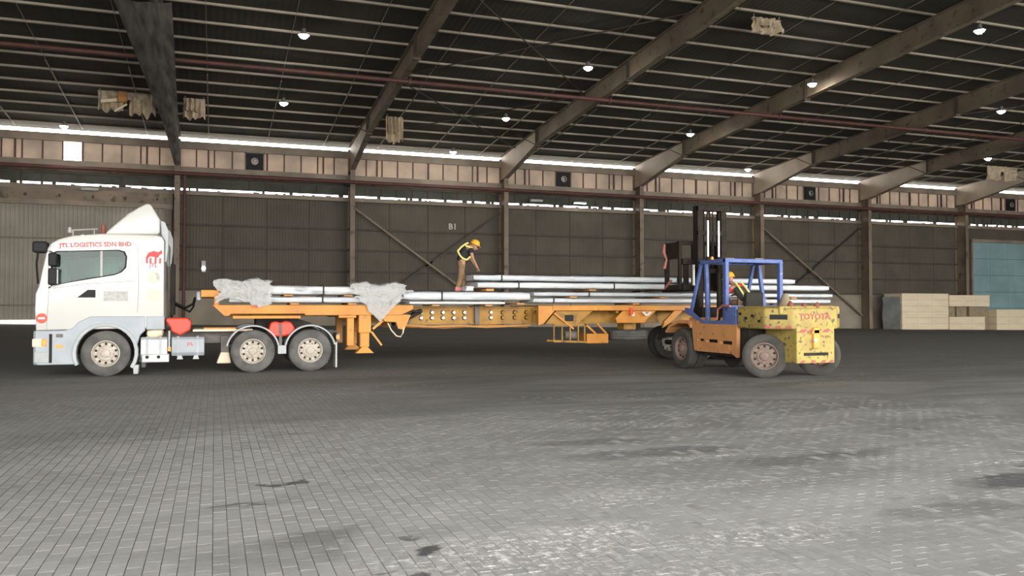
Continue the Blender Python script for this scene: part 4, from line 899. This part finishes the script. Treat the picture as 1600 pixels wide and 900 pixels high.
def head(parent, c, up, fwd, helmet, nm='head_helmet'):
    c, u, f = Vector(c), Vector(up).normalized(), Vector(fwd).normalized(); sd = u.cross(f).normalized()
    def P3(a, b, d): return c+f*a+sd*b+u*d
    mb = MB(); n, m_2 = 16, 12; vs = []
    for j in range(m_2+1):
        th = PI*j/m_2; z = math.cos(th)*.118; r0 = math.sin(th)
        for i in range(n):
            a = 2*PI*i/n; ca, sa = math.cos(a), math.sin(a); x = .098*r0*ca; y = .077*r0*sa
            if z < -.03: x *= 1-.25*(-.03-z)/.09; y *= 1-.45*(-.03-z)/.09; x += .012*(-.03-z)/.09
            vs.append(P3(x, y, z))
    mb.add(vs, [(j*n+i, j*n+(i+1)%n, (j+1)*n+(i+1)%n, (j+1)*n+i) for j in range(m_2) for i in range(n)])
    mb.add([P3(.09,-.014,.015),P3(.09,.014,.015),P3(.122,.016,-.028),P3(.122,-.016,-.028),P3(.088,0,-.04)], [(0,1,2,3),(3,2,4),(0,3,4),(1,4,2)])
    h_ = mb.build('head', P['skin'], parent, smooth=60)
    MB().lathe([(0,-.008),(.011,-.005),(.012,.002)], P3(.088,.032,.0), f, 8).lathe([(0,-.008),(.011,-.005),(.012,.002)], P3(.088,-.032,.0), f, 8).build('eyes', P['vest'], h_)
    MB().tube([P3(.088,-.022,-.062),P3(.094,0,-.064),P3(.088,.022,-.062)], .006, 6).build('mouth', P['shoe'], h_)
    for q in (-1,1): MB().lathe([(0,-.01),(.024,-.004),(.028,.008),(.0,.012)], P3(-.005,q*.078,-.01), sd*q, 10).build('ear', P['skin'], h_)
    hb_ = MB(); prof_ = [(0,.155),(.06,.147),(.11,.115),(.132,.06),(.137,.015),(.139,.0)]
    hb_.lathe(prof_, P3(-.005,0,.025), u, 20).lathe([(.128,0),(.165,-.008),(.165,-.016),(.128,-.012)], P3(.02,0,.03), u, 20)
    hb_.build('helmet', helmet, h_, smooth=50)
    return h_
# bending worker standing on the bundle
FX, FY, FZ = 6.42, 22.1, 2.066
pe = thing('person', 'worker in yellow helmet and black lime-banded vest bending on the load', 'person', (FX,FY,FZ))
pelvis = (FX+.02,FY,FZ+.80); chest = (FX+.17,FY,FZ+1.10); shc = (FX+.24,FY,FZ+1.20); neck = (FX+.33,FY,FZ+1.27); hd = (FX+.42,FY-.01,FZ+1.27)
pts = [(*pelvis,(.10,.12)),(FX+.09,FY,FZ+.95,(.10,.12)),(*chest,(.115,.14)),(*shc,(.10,.14)),(*neck,.055),(hd[0]-.03,hd[1],hd[2]+.0,.06)]
edges = [(0,1),(1,2),(2,3),(3,4),(4,5)]
for sgn, fx in ((-1,-.09),(1,.11)):                          # legs: near one set back
    i = len(pts); y_ = FY+sgn*.10
    pts += [(FX+.02,y_,FZ+.74,.10),(FX+.04+fx*.5,y_,FZ+.42,.068),(FX+fx,y_,FZ+.10,.05),(FX+fx+.05,y_,FZ+.05,.045),(FX+fx+.17,y_,FZ+.035,.035)]
    edges += [(0,i),(i,i+1),(i+1,i+2),(i+2,i+3),(i+3,i+4)]
for sgn, el, wr in ((-1,(FX+.29,FY-.24,FZ+.92),(FX+.43,FY-.16,FZ+.70)),(1,(FX+.36,FY+.24,FZ+.94),(FX+.50,FY+.14,FZ+.72))):
    i = len(pts); pts += [(shc[0]+.0,FY+sgn*.19,shc[2]-.02,.06),(*el,.045),(*wr,.032)]; edges += [(3,i),(i,i+1),(i+1,i+2)]
    hand(pts, edges, i+2, wr, (.45,0,-.9), (0,sgn*-1.,0))
skin('body', pts, edges, P['skin'], pe)
head(pe, hd, (.35,0,.93), (.8,0,-.6), P['helmet'])
tp = [(FX+.02,FY,FZ+.80,(.14,.165)),(FX+.05,FY,FZ+.88,(.135,.16))]; te = [(0,1)]
for sgn, fx in ((-1,-.09),(1,.11)):
    i = len(tp); y_ = FY+sgn*.10; tp += [(FX+.02,y_,FZ+.72,.115),(FX+.04+fx*.5,y_,FZ+.42,.088),(FX+fx,y_,FZ+.12,.075),(FX+fx,y_,FZ+.09,.075)]; te += [(0,i),(i,i+1),(i+1,i+2),(i+2,i+3)]
skin('trousers', tp, te, P['trouser'], pe)
skin('vest', [(FX+.03,FY,FZ+.80,(.15,.175)),(FX+.06,FY,FZ+.88,(.148,.175)),(FX+.12,FY,FZ+.99,(.14,.17)),(*chest,(.15,.185)),(shc[0]-.01,FY,shc[2]-.01,(.125,.20)),(shc[0]+.04,FY,shc[2]+.03,(.09,.12))], [(0,1),(1,2),(2,3),(3,4),(4,5)], P['vest'], pe)
for sgn, el in ((-1,(FX+.27,FY-.225,FZ+1.03)),(1,(FX+.31,FY+.225,FZ+1.05))): skin('sleeve', [(shc[0],FY+sgn*.17,shc[2]-.01,.085),((shc[0]+el[0])/2,FY+sgn*.2,(shc[2]+el[2])/2,.075),(*el,.066)], [(0,1),(1,2)], P['vest'], pe)
def band_(pts_, nm): MB().tube(pts_, .026, 6).build(nm, P['reflect'], pe, smooth=50)
band_([(FX-.10,FY-.10,FZ+1.12),(FX-.08,FY-.15,FZ+1.04),(FX-.03,FY-.17,FZ+.95),(FX+.05,FY-.18,FZ+.89),(FX+.14,FY-.18,FZ+.86)], 'reflective_band')
band_([(FX+.14,FY-.18,FZ+.86),(FX+.21,FY-.19,FZ+.93),(FX+.27,FY-.2,FZ+.97)], 'reflective_band')
band_([(FX-.09,FY-.11,FZ+1.12),(FX+.0,FY-.13,FZ+1.22),(FX+.12,FY-.14,FZ+1.31),(FX+.2,FY-.12,FZ+1.34)], 'reflective_band')
band_([(FX+.10,FY-.18,FZ+1.26),(FX+.2,FY-.2,FZ+1.22),(FX+.30,FY-.18,FZ+1.19)], 'reflective_band')
for sgn, fx in ((-1,-.09),(1,.11)):
    y_ = FY+sgn*.10; MB().prism([(FX+fx-.09,FZ+.0),(FX+fx+.20,FZ+.0),(FX+fx+.21,FZ+.05),(FX+fx+.08,FZ+.11),(FX+fx-.08,FZ+.12)], 'y', y_-.052, y_+.052).build('shoe', P['shoe'], pe, bevel=.02, seg=3, smooth=40)

# ------------------------------------------------------------------ forklift, facing the trailer
CX = 12.65
fk = thing('forklift', 'worn yellow and orange heavy forklift with blue guard facing the trailer', 'forklift', (CX,17.3,0))
def mir(fn, nm, m, **k):                                     # left part and its mirror image about the truck's centre line
    out = []
    for sg in (1, -1):
        mb = MB(); fn(mb); mb.v = [((x if sg == 1 else 2*CX-x), y, z) for x,y,z in mb.v]; out.append(mb.build(nm, m, fk, **k))
    return out
YL, FO, BL = P['fl_yellow'], P['fl_orange'], P['fl_blue']
# counterweight, wings and lower block
plan = [(11.60,16.55),(11.60,15.52),(12.05,15.10),(13.25,15.10),(13.70,15.52),(13.70,16.55)]
cw = MB().prism(plan, 'z', 1.12, 1.60).build('counterweight', YL, fk, bevel=.05, seg=3, smooth=35)
blk = MB().box(12.13,13.17,15.085,16.2,.36,1.18).build('counterweight_block', YL, fk, bevel=.025, seg=2)
MB().prism([(11.82,15.25),(13.48,15.25),(13.48,17.2),(11.82,17.2)], 'z', 1.45, 1.64).build('engine_hood', YL, fk, bevel=.04)
text('maker_name', 'TOYOTA', .185, P['magenta'], cw, (12.64,15.098,1.40), (R(90),0,0), .006, xs=1.12)['label'] = 'faded red capital lettering'
MB().box(12.55,12.72,15.03,15.09,.70,1.12).prism([(12.5,1.02),(12.77,1.02),(12.70,1.16),(12.57,1.16)], 'y', 15.03, 15.09).build('tow_hitch', P['orange'], blk, bevel=.015)
MB().cyl((12.57,14.99,.88),(12.57,15.05,.88),.04,n=12).build('hitch_lamp', P['white'], blk)
MB().box(12.32,12.98,15.07,15.09,.535,.60).build('dark_slot', P['dark'], blk)
def stripe(x, z, w_, h_, y=15.088, sl=.09): return MB().prism([(x,z),(x+w_,z),(x+w_+sl,z+h_),(x+sl,z+h_)], 'y', y-.012, y)
for x in (12.18,12.42,12.82): stripe(x,1.05,.16,.07).build('hazard_stripe', P['magenta'], blk)
for x in (12.22,12.5,12.78,13.0): stripe(x,.37,.10,.06,sl=.05).build('hazard_stripe', P['magenta'], blk)
dv = Vector((12.05-11.60,15.10-15.52,0)).normalized(); nv = Vector((-dv.y*-1,-dv.x,0)); nv = Vector((dv.y,-dv.x,0))
def onwing(u0, u1, z0, z1, t=.012):                          # a patch lying on the left chamfered wing
    a = Vector((11.60,15.52,0)); q = [a+dv*u0, a+dv*u1]
    return MB().hexa([(q[0].x,q[0].y,z0),(q[1].x,q[1].y,z0),(q[1].x+nv.x*t,q[1].y+nv.y*t,z0),(q[0].x+nv.x*t,q[0].y+nv.y*t,z0),(q[0].x,q[0].y,z1),(q[1].x,q[1].y,z1),(q[1].x+nv.x*t,q[1].y+nv.y*t,z1),(q[0].x+nv.x*t,q[0].y+nv.y*t,z1)])
onwing(.12,.50,1.34,1.45).build('vent_slot', P['black'], cw)
for u in (.02,.25,.47): onwing(u,u+.11,1.14,1.20).build('hazard_stripe', P['magenta'], cw)
for y, z in ((16.42,1.46),(16.2,1.36),(15.95,1.42),(15.7,1.30)): MB().box(11.59,11.602,y-.05,y+.05,z-.03,z+.03).build('paint_chip', P['dark'], cw)
MB().box(13.36,13.42,15.20,15.30,1.36,1.46).build('tie_hole', P['black'], cw)
for x, y, z, r_ in ((12.3,15.5,1.64,.07),(12.55,15.35,1.60,.06),(12.85,15.3,1.60,.06),(13.05,15.5,1.62,.05)): MB().lathe([(0,.12),(r_*.5,.10),(r_,.04),(r_*1.2,-.03)], (x,y,z), (0,0,1), 10).build('hood_cap', P['rust'], fk, smooth=40)
MB().lathe([(.02,.30),(.07,.26),(.16,.02),(.18,-.01)], (12.55,16.0,1.64), (0,0,1), 12).build('air_cleaner', P['pine_dk'], fk, smooth=40)
# side frames with step slots, inner body
mir(lambda b: b.plate([(18.52,1.20),(16.56,1.20),(16.58,.42),(16.75,.50),(18.20,.50),(18.40,.52)], [rect(16.75,17.25,.72,.80),rect(17.35,17.85,.74,.82),rect(17.95,18.25,.76,.82)], 'x', 11.60, 11.70), 'side_frame', FO)
mir(lambda b: b.box(11.585,11.61,16.85,18.0,.60,.70), 'step', FO)
MB().box(11.75,13.55,16.3,18.7,.42,1.12).build('inner_body', P['dark'], fk)
MB().box(12.2,13.1,15.6,19.3,.35,1.1).build('transmission_case', P['dark'], fk)
mir(lambda b: b.prism([(18.50,1.18),(18.62,1.27),(19.15,1.27),(19.60,1.15),(19.80,.95),(19.74,.92),(19.52,1.08),(19.12,1.19),(18.66,1.19),(18.52,1.08)], 'x', 11.56, 12.16), 'front_fender', FO, bevel=.01)
MB().box(11.75,13.55,18.5,18.9,1.1,1.35).build('front_cowl', FO, fk, bevel=.03)
# wheels
for sg in (1,-1):
    wheel(fk, (CX-sg*.93,19.05,.53), (-sg,0,0), .53, .26, P['rubber_dk'], P['rim_dk'], nm='front_wheel')
    wheel(fk, (CX-sg*.64,19.05,.53), (-sg,0,0), .53, .26, P['rubber_dk'], P['rim_dk'], nm='front_wheel')
wheel(fk, (11.86,15.86,.50), (-math.cos(R(52)),-math.sin(R(52)),0), .50, .27, P['rubber_dk'], P['rim_dk'], nm='steer_wheel')
wheel(fk, (13.46,15.98,.50), (math.cos(R(52)),math.sin(R(52)),0), .50, .27, P['rubber_dk'], P['rim_dk'], nm='steer_wheel')
MB().cyl((12.0,15.92,.5),(13.3,15.92,.5),.1,n=10).build('steer_axle', P['dark'], fk); MB().cyl((11.8,19.05,.53),(13.5,19.05,.53),.16,n=10).build('drive_axle', P['dark'], fk)
# blue overhead guard
gx, gxr, gyr, gyf, gz_ = 11.85, 13.45, 17.35, 18.45, 2.77
mir(lambda b: b.bar((gx,gyr,1.2),(gx,gyr,gz_),.13,.10), 'rear_post', BL, bevel=.015)
mir(lambda b: b.bar((gx,gyf-.02,gz_),(gx-.03,18.88,1.50),.075), 'front_post', BL, bevel=.012)
mir(lambda b: b.bar((gx,18.22,gz_),(gx-.08,18.02,1.18),.09), 'door_post', BL, bevel=.012)
mir(lambda b: b.bar((gx,gyr-.05,gz_),(gx,gyf+.05,gz_),.10,.10), 'guard_side_rail', BL, bevel=.015)
MB().bar((gx-.05,gyr,gz_),(gxr+.05,gyr,gz_),.11,.10).build('guard_cross_rail', BL, fk, bevel=.015); MB().bar((gx-.05,gyf,gz_),(gxr+.05,gyf,gz_),.10,.09).build('guard_cross_rail', BL, fk, bevel=.015)
for i in range(6): MB().bar((gx+.2+.24*i,gyr,gz_+.01),(gx+.2+.24*i,gyf,gz_+.01),.04,.05).build('roof_bar', P['mast'], fk)
mir(lambda b: b.prism([(16.62,1.18),(17.10,1.18),(17.75,1.18),(17.98,1.18),(17.98,1.26),(17.1,1.30),(16.95,1.62),(16.62,1.62)], 'x', 11.62, 11.69), 'blue_side_panel', BL, bevel=.012)
mir(lambda b: b.prism([(17.95,1.2),(18.05,1.2),(18.92,1.48),(18.92,1.60),(18.80,1.60)], 'x', 11.64, 11.70), 'front_brace_panel', BL, bevel=.01)
MB().box(11.7,13.6,16.95,17.30,1.58,1.66).build('guard_sill', BL, fk, bevel=.01)
for x, y in ((12.1,17.7),(12.9,17.6)): MB().box(x,x+.25,y,y+.2,gz_+.05,gz_+.09).build('roof_debris', P['pine_dk'], fk)
MB().lathe([(0,.12),(.04,.1),(.05,0)], (12.15,18.4,gz_+.05), (0,0,1), 10).build('guard_beacon', P['orange'], fk, smooth=40)
# operator's place
MB().prism([(16.85,1.45),(17.45,1.45),(17.45,1.58),(17.05,1.60),(16.94,1.98),(16.84,1.98)], 'x', 12.08, 12.58).build('seat', P['dark'], fk, bevel=.03)
MB().bar((12.30,18.45,1.1),(12.30,18.14,1.74),.06).build('steering_column', P['mast'], fk); MB().lathe([(.17,0),(.185,.015),(.17,.03),(.155,.015),(.17,0)], (12.30,18.10,1.76), (0,-.5,.85), 20).build('steering_wheel', P['black'], fk, smooth=40)
MB().box(11.95,13.35,18.55,18.7,1.3,1.62).build('dash', P['mast'], fk, bevel=.03)
MB().tube([(11.66,17.45,1.3),(11.64,17.4,1.55),(11.66,17.2,1.66),(11.66,16.9,1.64)], .03, 6).build('grab_hose', P['hose'], fk, smooth=50)
# mast, lift cylinders, chains
mir(lambda b: b.box(12.20,12.24,19.14,19.38,.25,4.35).box(12.24,12.36,19.14,19.18,.25,4.35).box(12.24,12.36,19.34,19.38,.25,4.35), 'outer_mast_rail', P['mast'])
mir(lambda b: b.box(12.26,12.40,19.20,19.33,.3,4.2), 'inner_mast_rail', P['mast'])
for z in (4.28,3.62,2.6,1.3): MB().box(12.2,13.1,19.12,19.2,z-.06,z+.06).build('mast_crosshead', P['mast'], fk)
mir(lambda b: b.cyl((12.48,19.10,2.95),(12.48,19.10,3.95),.032,n=10), 'lift_rod', P['rod'], smooth=40)
mir(lambda b: b.cyl((12.48,19.10,.6),(12.48,19.10,2.98),.06,n=10), 'lift_cylinder', P['mast'], smooth=40)
mir(lambda b: b.tube([(12.56,19.25,2.7),(12.56,19.25,4.3),(12.56,19.40,4.32),(12.56,19.45,3.0)], .02, 5), 'lift_chain', P['mast'])
mir(lambda b: b.cyl((12.1,18.6,1.0),(12.2,19.16,1.9),.06,n=8), 'tilt_cylinder', P['mast'], smooth=40)
# carriage with load backrest and forks
for z in (2.16, 2.86): MB().box(11.95,13.35,19.48,19.60,z-.08,z+.08).build('carriage_bar', P['mast'], fk)
mir(lambda b: b.box(12.26,12.38,19.36,19.52,2.05,3.05), 'carriage_roller_plate', P['mast'])
for x in (11.93,12.35,12.65,12.95,13.37): MB().box(x-.045,x+.045,19.58,19.66,2.1,3.4).build('backrest_bar', P['mast'], fk)
MB().box(11.88,13.42,19.57,19.67,3.32,3.42).build('backrest_top', P['mast'], fk)
mir(lambda b: b.box(11.88,11.98,19.62,20.35,2.95,3.40).box(11.88,11.98,20.25,20.35,2.10,3.40).box(11.88,11.98,19.62,20.35,2.10,2.24), 'side_clamp_frame', P['mast'])
mir(lambda b: b.tube([(11.86,20.3,3.38),(11.82,20.28,3.15),(11.86,20.2,2.95),(11.84,20.28,2.7)], [.03,.05,.03,.045], 6), 'clamp_hose', P['hose'], smooth=50)
mir(lambda b: b.bar((11.86,20.3,2.14),(11.86,19.95,2.36),.05), 'clamp_arm', P['hose'])
mir(lambda b: b.box(12.05,12.20,19.60,19.65,2.083,2.9).box(12.05,12.20,19.65,22.6,2.083,2.118), 'fork', P['mast'])
MB().box(12.0,12.04,19.05,19.12,2.2,2.75).build('white_gauge', P['white'], fk)

# seated driver
DX, DY, DZ = 12.32, 17.22, 1.64
dr = thing('person', 'seated forklift driver in red top, lime-striped vest and yellow helmet', 'person', (DX,DY,DZ))
pts = [(DX,DY,DZ+.10,(.13,.12)),(DX-.02,DY+.08,DZ+.26,(.12,.10)),(DX-.05,DY+.18,DZ+.40,(.14,.10)),(DX-.08,DY+.26,DZ+.49,(.11,.085)),(DX-.13,DY+.33,DZ+.56,.05),(DX-.16,DY+.38,DZ+.62,.06)]
edges = [(0,1),(1,2),(2,3),(3,4),(4,5)]
for sg in (-1,1):
    i = len(pts); pts += [(DX+sg*.09,DY+.10,DZ+.08,.085),(DX+sg*.14,DY+.48,DZ+.10,.065),(DX+sg*.14,DY+.62,DZ-.28,.045),(DX+sg*.14,DY+.74,DZ-.34,.035)]; edges += [(0,i),(i,i+1),(i+1,i+2),(i+2,i+3)]
for sg in (-1,1):
    i = len(pts); wr = (DX+sg*.14,DY+.66,DZ+.30); pts += [(DX-.07+sg*.18,DY+.25,DZ+.46,.055),(DX-.03+sg*.27,DY+.40,DZ+.25,.042),(*wr,.03)]; edges += [(3,i),(i,i+1),(i+1,i+2)]
    hand(pts, edges, i+2, wr, (-sg*.2,.9,-.25), (sg*-1.,0,0))
skin('body', pts, edges, P['skin'], dr)
head(dr, (DX-.17,DY+.42,DZ+.69), (-.1,.25,.96), (-.45,.85,-.25), P['helmet'])
skin('vest', [(DX,DY+.0,DZ+.12,(.155,.135)),(DX-.02,DY+.09,DZ+.28,(.155,.135)),(DX-.05,DY+.18,DZ+.41,(.175,.13)),(DX-.08,DY+.26,DZ+.50,(.13,.10))], [(0,1),(1,2),(2,3)], P['darkcloth'], dr)
for sg in (-1,1): skin('sleeve', [(DX-.07+sg*.14,DY+.24,DZ+.47,.085),(DX-.05+sg*.24,DY+.32,DZ+.36,.075),(DX-.03+sg*.27,DY+.39,DZ+.27,.06)], [(0,1),(1,2)], P['redcloth'], dr)
skin('shoulder_yoke', [(DX-.17,DY+.20,DZ+.46,.085),(DX-.07,DY+.21,DZ+.50,.10),(DX+.06,DY+.19,DZ+.44,.09)], [(0,1),(1,2)], P['redcloth'], dr)
for sg in (-1,1): MB().tube([(DX+sg*.09,DY-.13,DZ+.14),(DX-.02+sg*.10,DY-.07,DZ+.32),(DX-.05+sg*.10,DY+.05,DZ+.47),(DX-.07+sg*.09,DY+.18,DZ+.585)], .024, 6).build('reflective_band', P['reflect'], dr, smooth=50)
skin('trousers', [(DX,DY,DZ+.09,(.15,.135)),(DX-.09,DY+.12,DZ+.08,.10),(DX-.14,DY+.48,DZ+.10,.08),(DX-.14,DY+.60,DZ-.22,.07),(DX+.09,DY+.12,DZ+.08,.10),(DX+.14,DY+.48,DZ+.10,.08),(DX+.14,DY+.60,DZ-.22,.07)], [(0,1),(1,2),(2,3),(0,4),(4,5),(5,6)], P['trouser'], dr)

# ------------------------------------------------------------------ pine crates by the far wall
def crate(lab, x0, x1, y0, y1, z0, z1, nv=None, m='pine'):
    t = thing('pine_crate', lab, 'crate', ((x0+x1)/2,(y0+y1)/2,z0), 'pine crates by the far wall')
    MB().box(x0+.04,x1-.04,y0+.04,y1-.04,z0+.1,z1-.04).build('crate_core', P['pine_dk'], t)
    h_ = z1-z0; n = nv or max(2, round(h_/.55)); b_ = h_/n
    for i in range(n): MB().box(x0,x1,y0,y0+.05,z0+i*b_+.008,z0+(i+1)*b_-.008).build('board', P[m], t, bevel=.006, seg=1)
    for i in range(n): MB().box(x0,x0+.05,y0+.05,y1,z0+i*b_+.008,z0+(i+1)*b_-.008).build('board', P[m], t, bevel=.006, seg=1)
    MB().box(x0-.03,x1+.03,y0-.03,y1+.03,z1-.005,z1+.05).build('lid', P[m], t, bevel=.006, seg=1)
    w_ = x1-x0; k = max(2, round(w_/1.6)+1)
    for i in range(k):
        xx = x0+.1+(w_-.2)*i/(k-1); MB().box(xx-.07,xx+.07,y0-.025,y0,z0+.02,z1-.02).build('batten', P[m], t, bevel=.004, seg=1)
    return t
def gb(x, y): return gz(x, y)
crate('tallest pale pine crate left of the stack by far wall', 55.75, 61.0, 55.6, 57.6, gb(56,56)-.04, 2.80)
crate('low pine crate under the gap beside the tallest crate', 61.1, 65.3, 55.6, 57.2, gb(63,56)-.04, .76)
crate('long pine crate bridging the gap at top of stack', 61.1, 65.9, 55.6, 57.4, 1.72, 2.68)
crate('low pine crate cut by the right picture edge', 66.5, 72.5, 55.4, 57.2, gb(69,56)-.04, 1.40)
dn = thing('dunnage_stack', 'dark weathered timber stack in the gap between pine crates', 'timber', (63.5,56.8,.8))
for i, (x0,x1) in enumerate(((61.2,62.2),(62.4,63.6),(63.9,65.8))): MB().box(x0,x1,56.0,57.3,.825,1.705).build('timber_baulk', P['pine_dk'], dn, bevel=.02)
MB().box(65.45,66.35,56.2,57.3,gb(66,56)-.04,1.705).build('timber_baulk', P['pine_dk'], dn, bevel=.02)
# small stray objects along the wall
pk = thing('crate_film', 'pale plastic sheet on left end of the tallest pine crate', 'plastic film', (55.6,56.5,-.3))
MB().grid(lambda u,v: (55.60-.05*math.sin(v*9+u*4)-.03, 55.6+2.0*u, gb(56,56)-.02+2.85*v), 8, 12).grid(lambda u,v: (55.58-.05*math.sin(v*9+u*4)-.03, 55.6+2.0*u, gb(56,56)-.02+2.85*v), 8, 12).build('film_sheet', P['greylight'], pk, smooth=60)
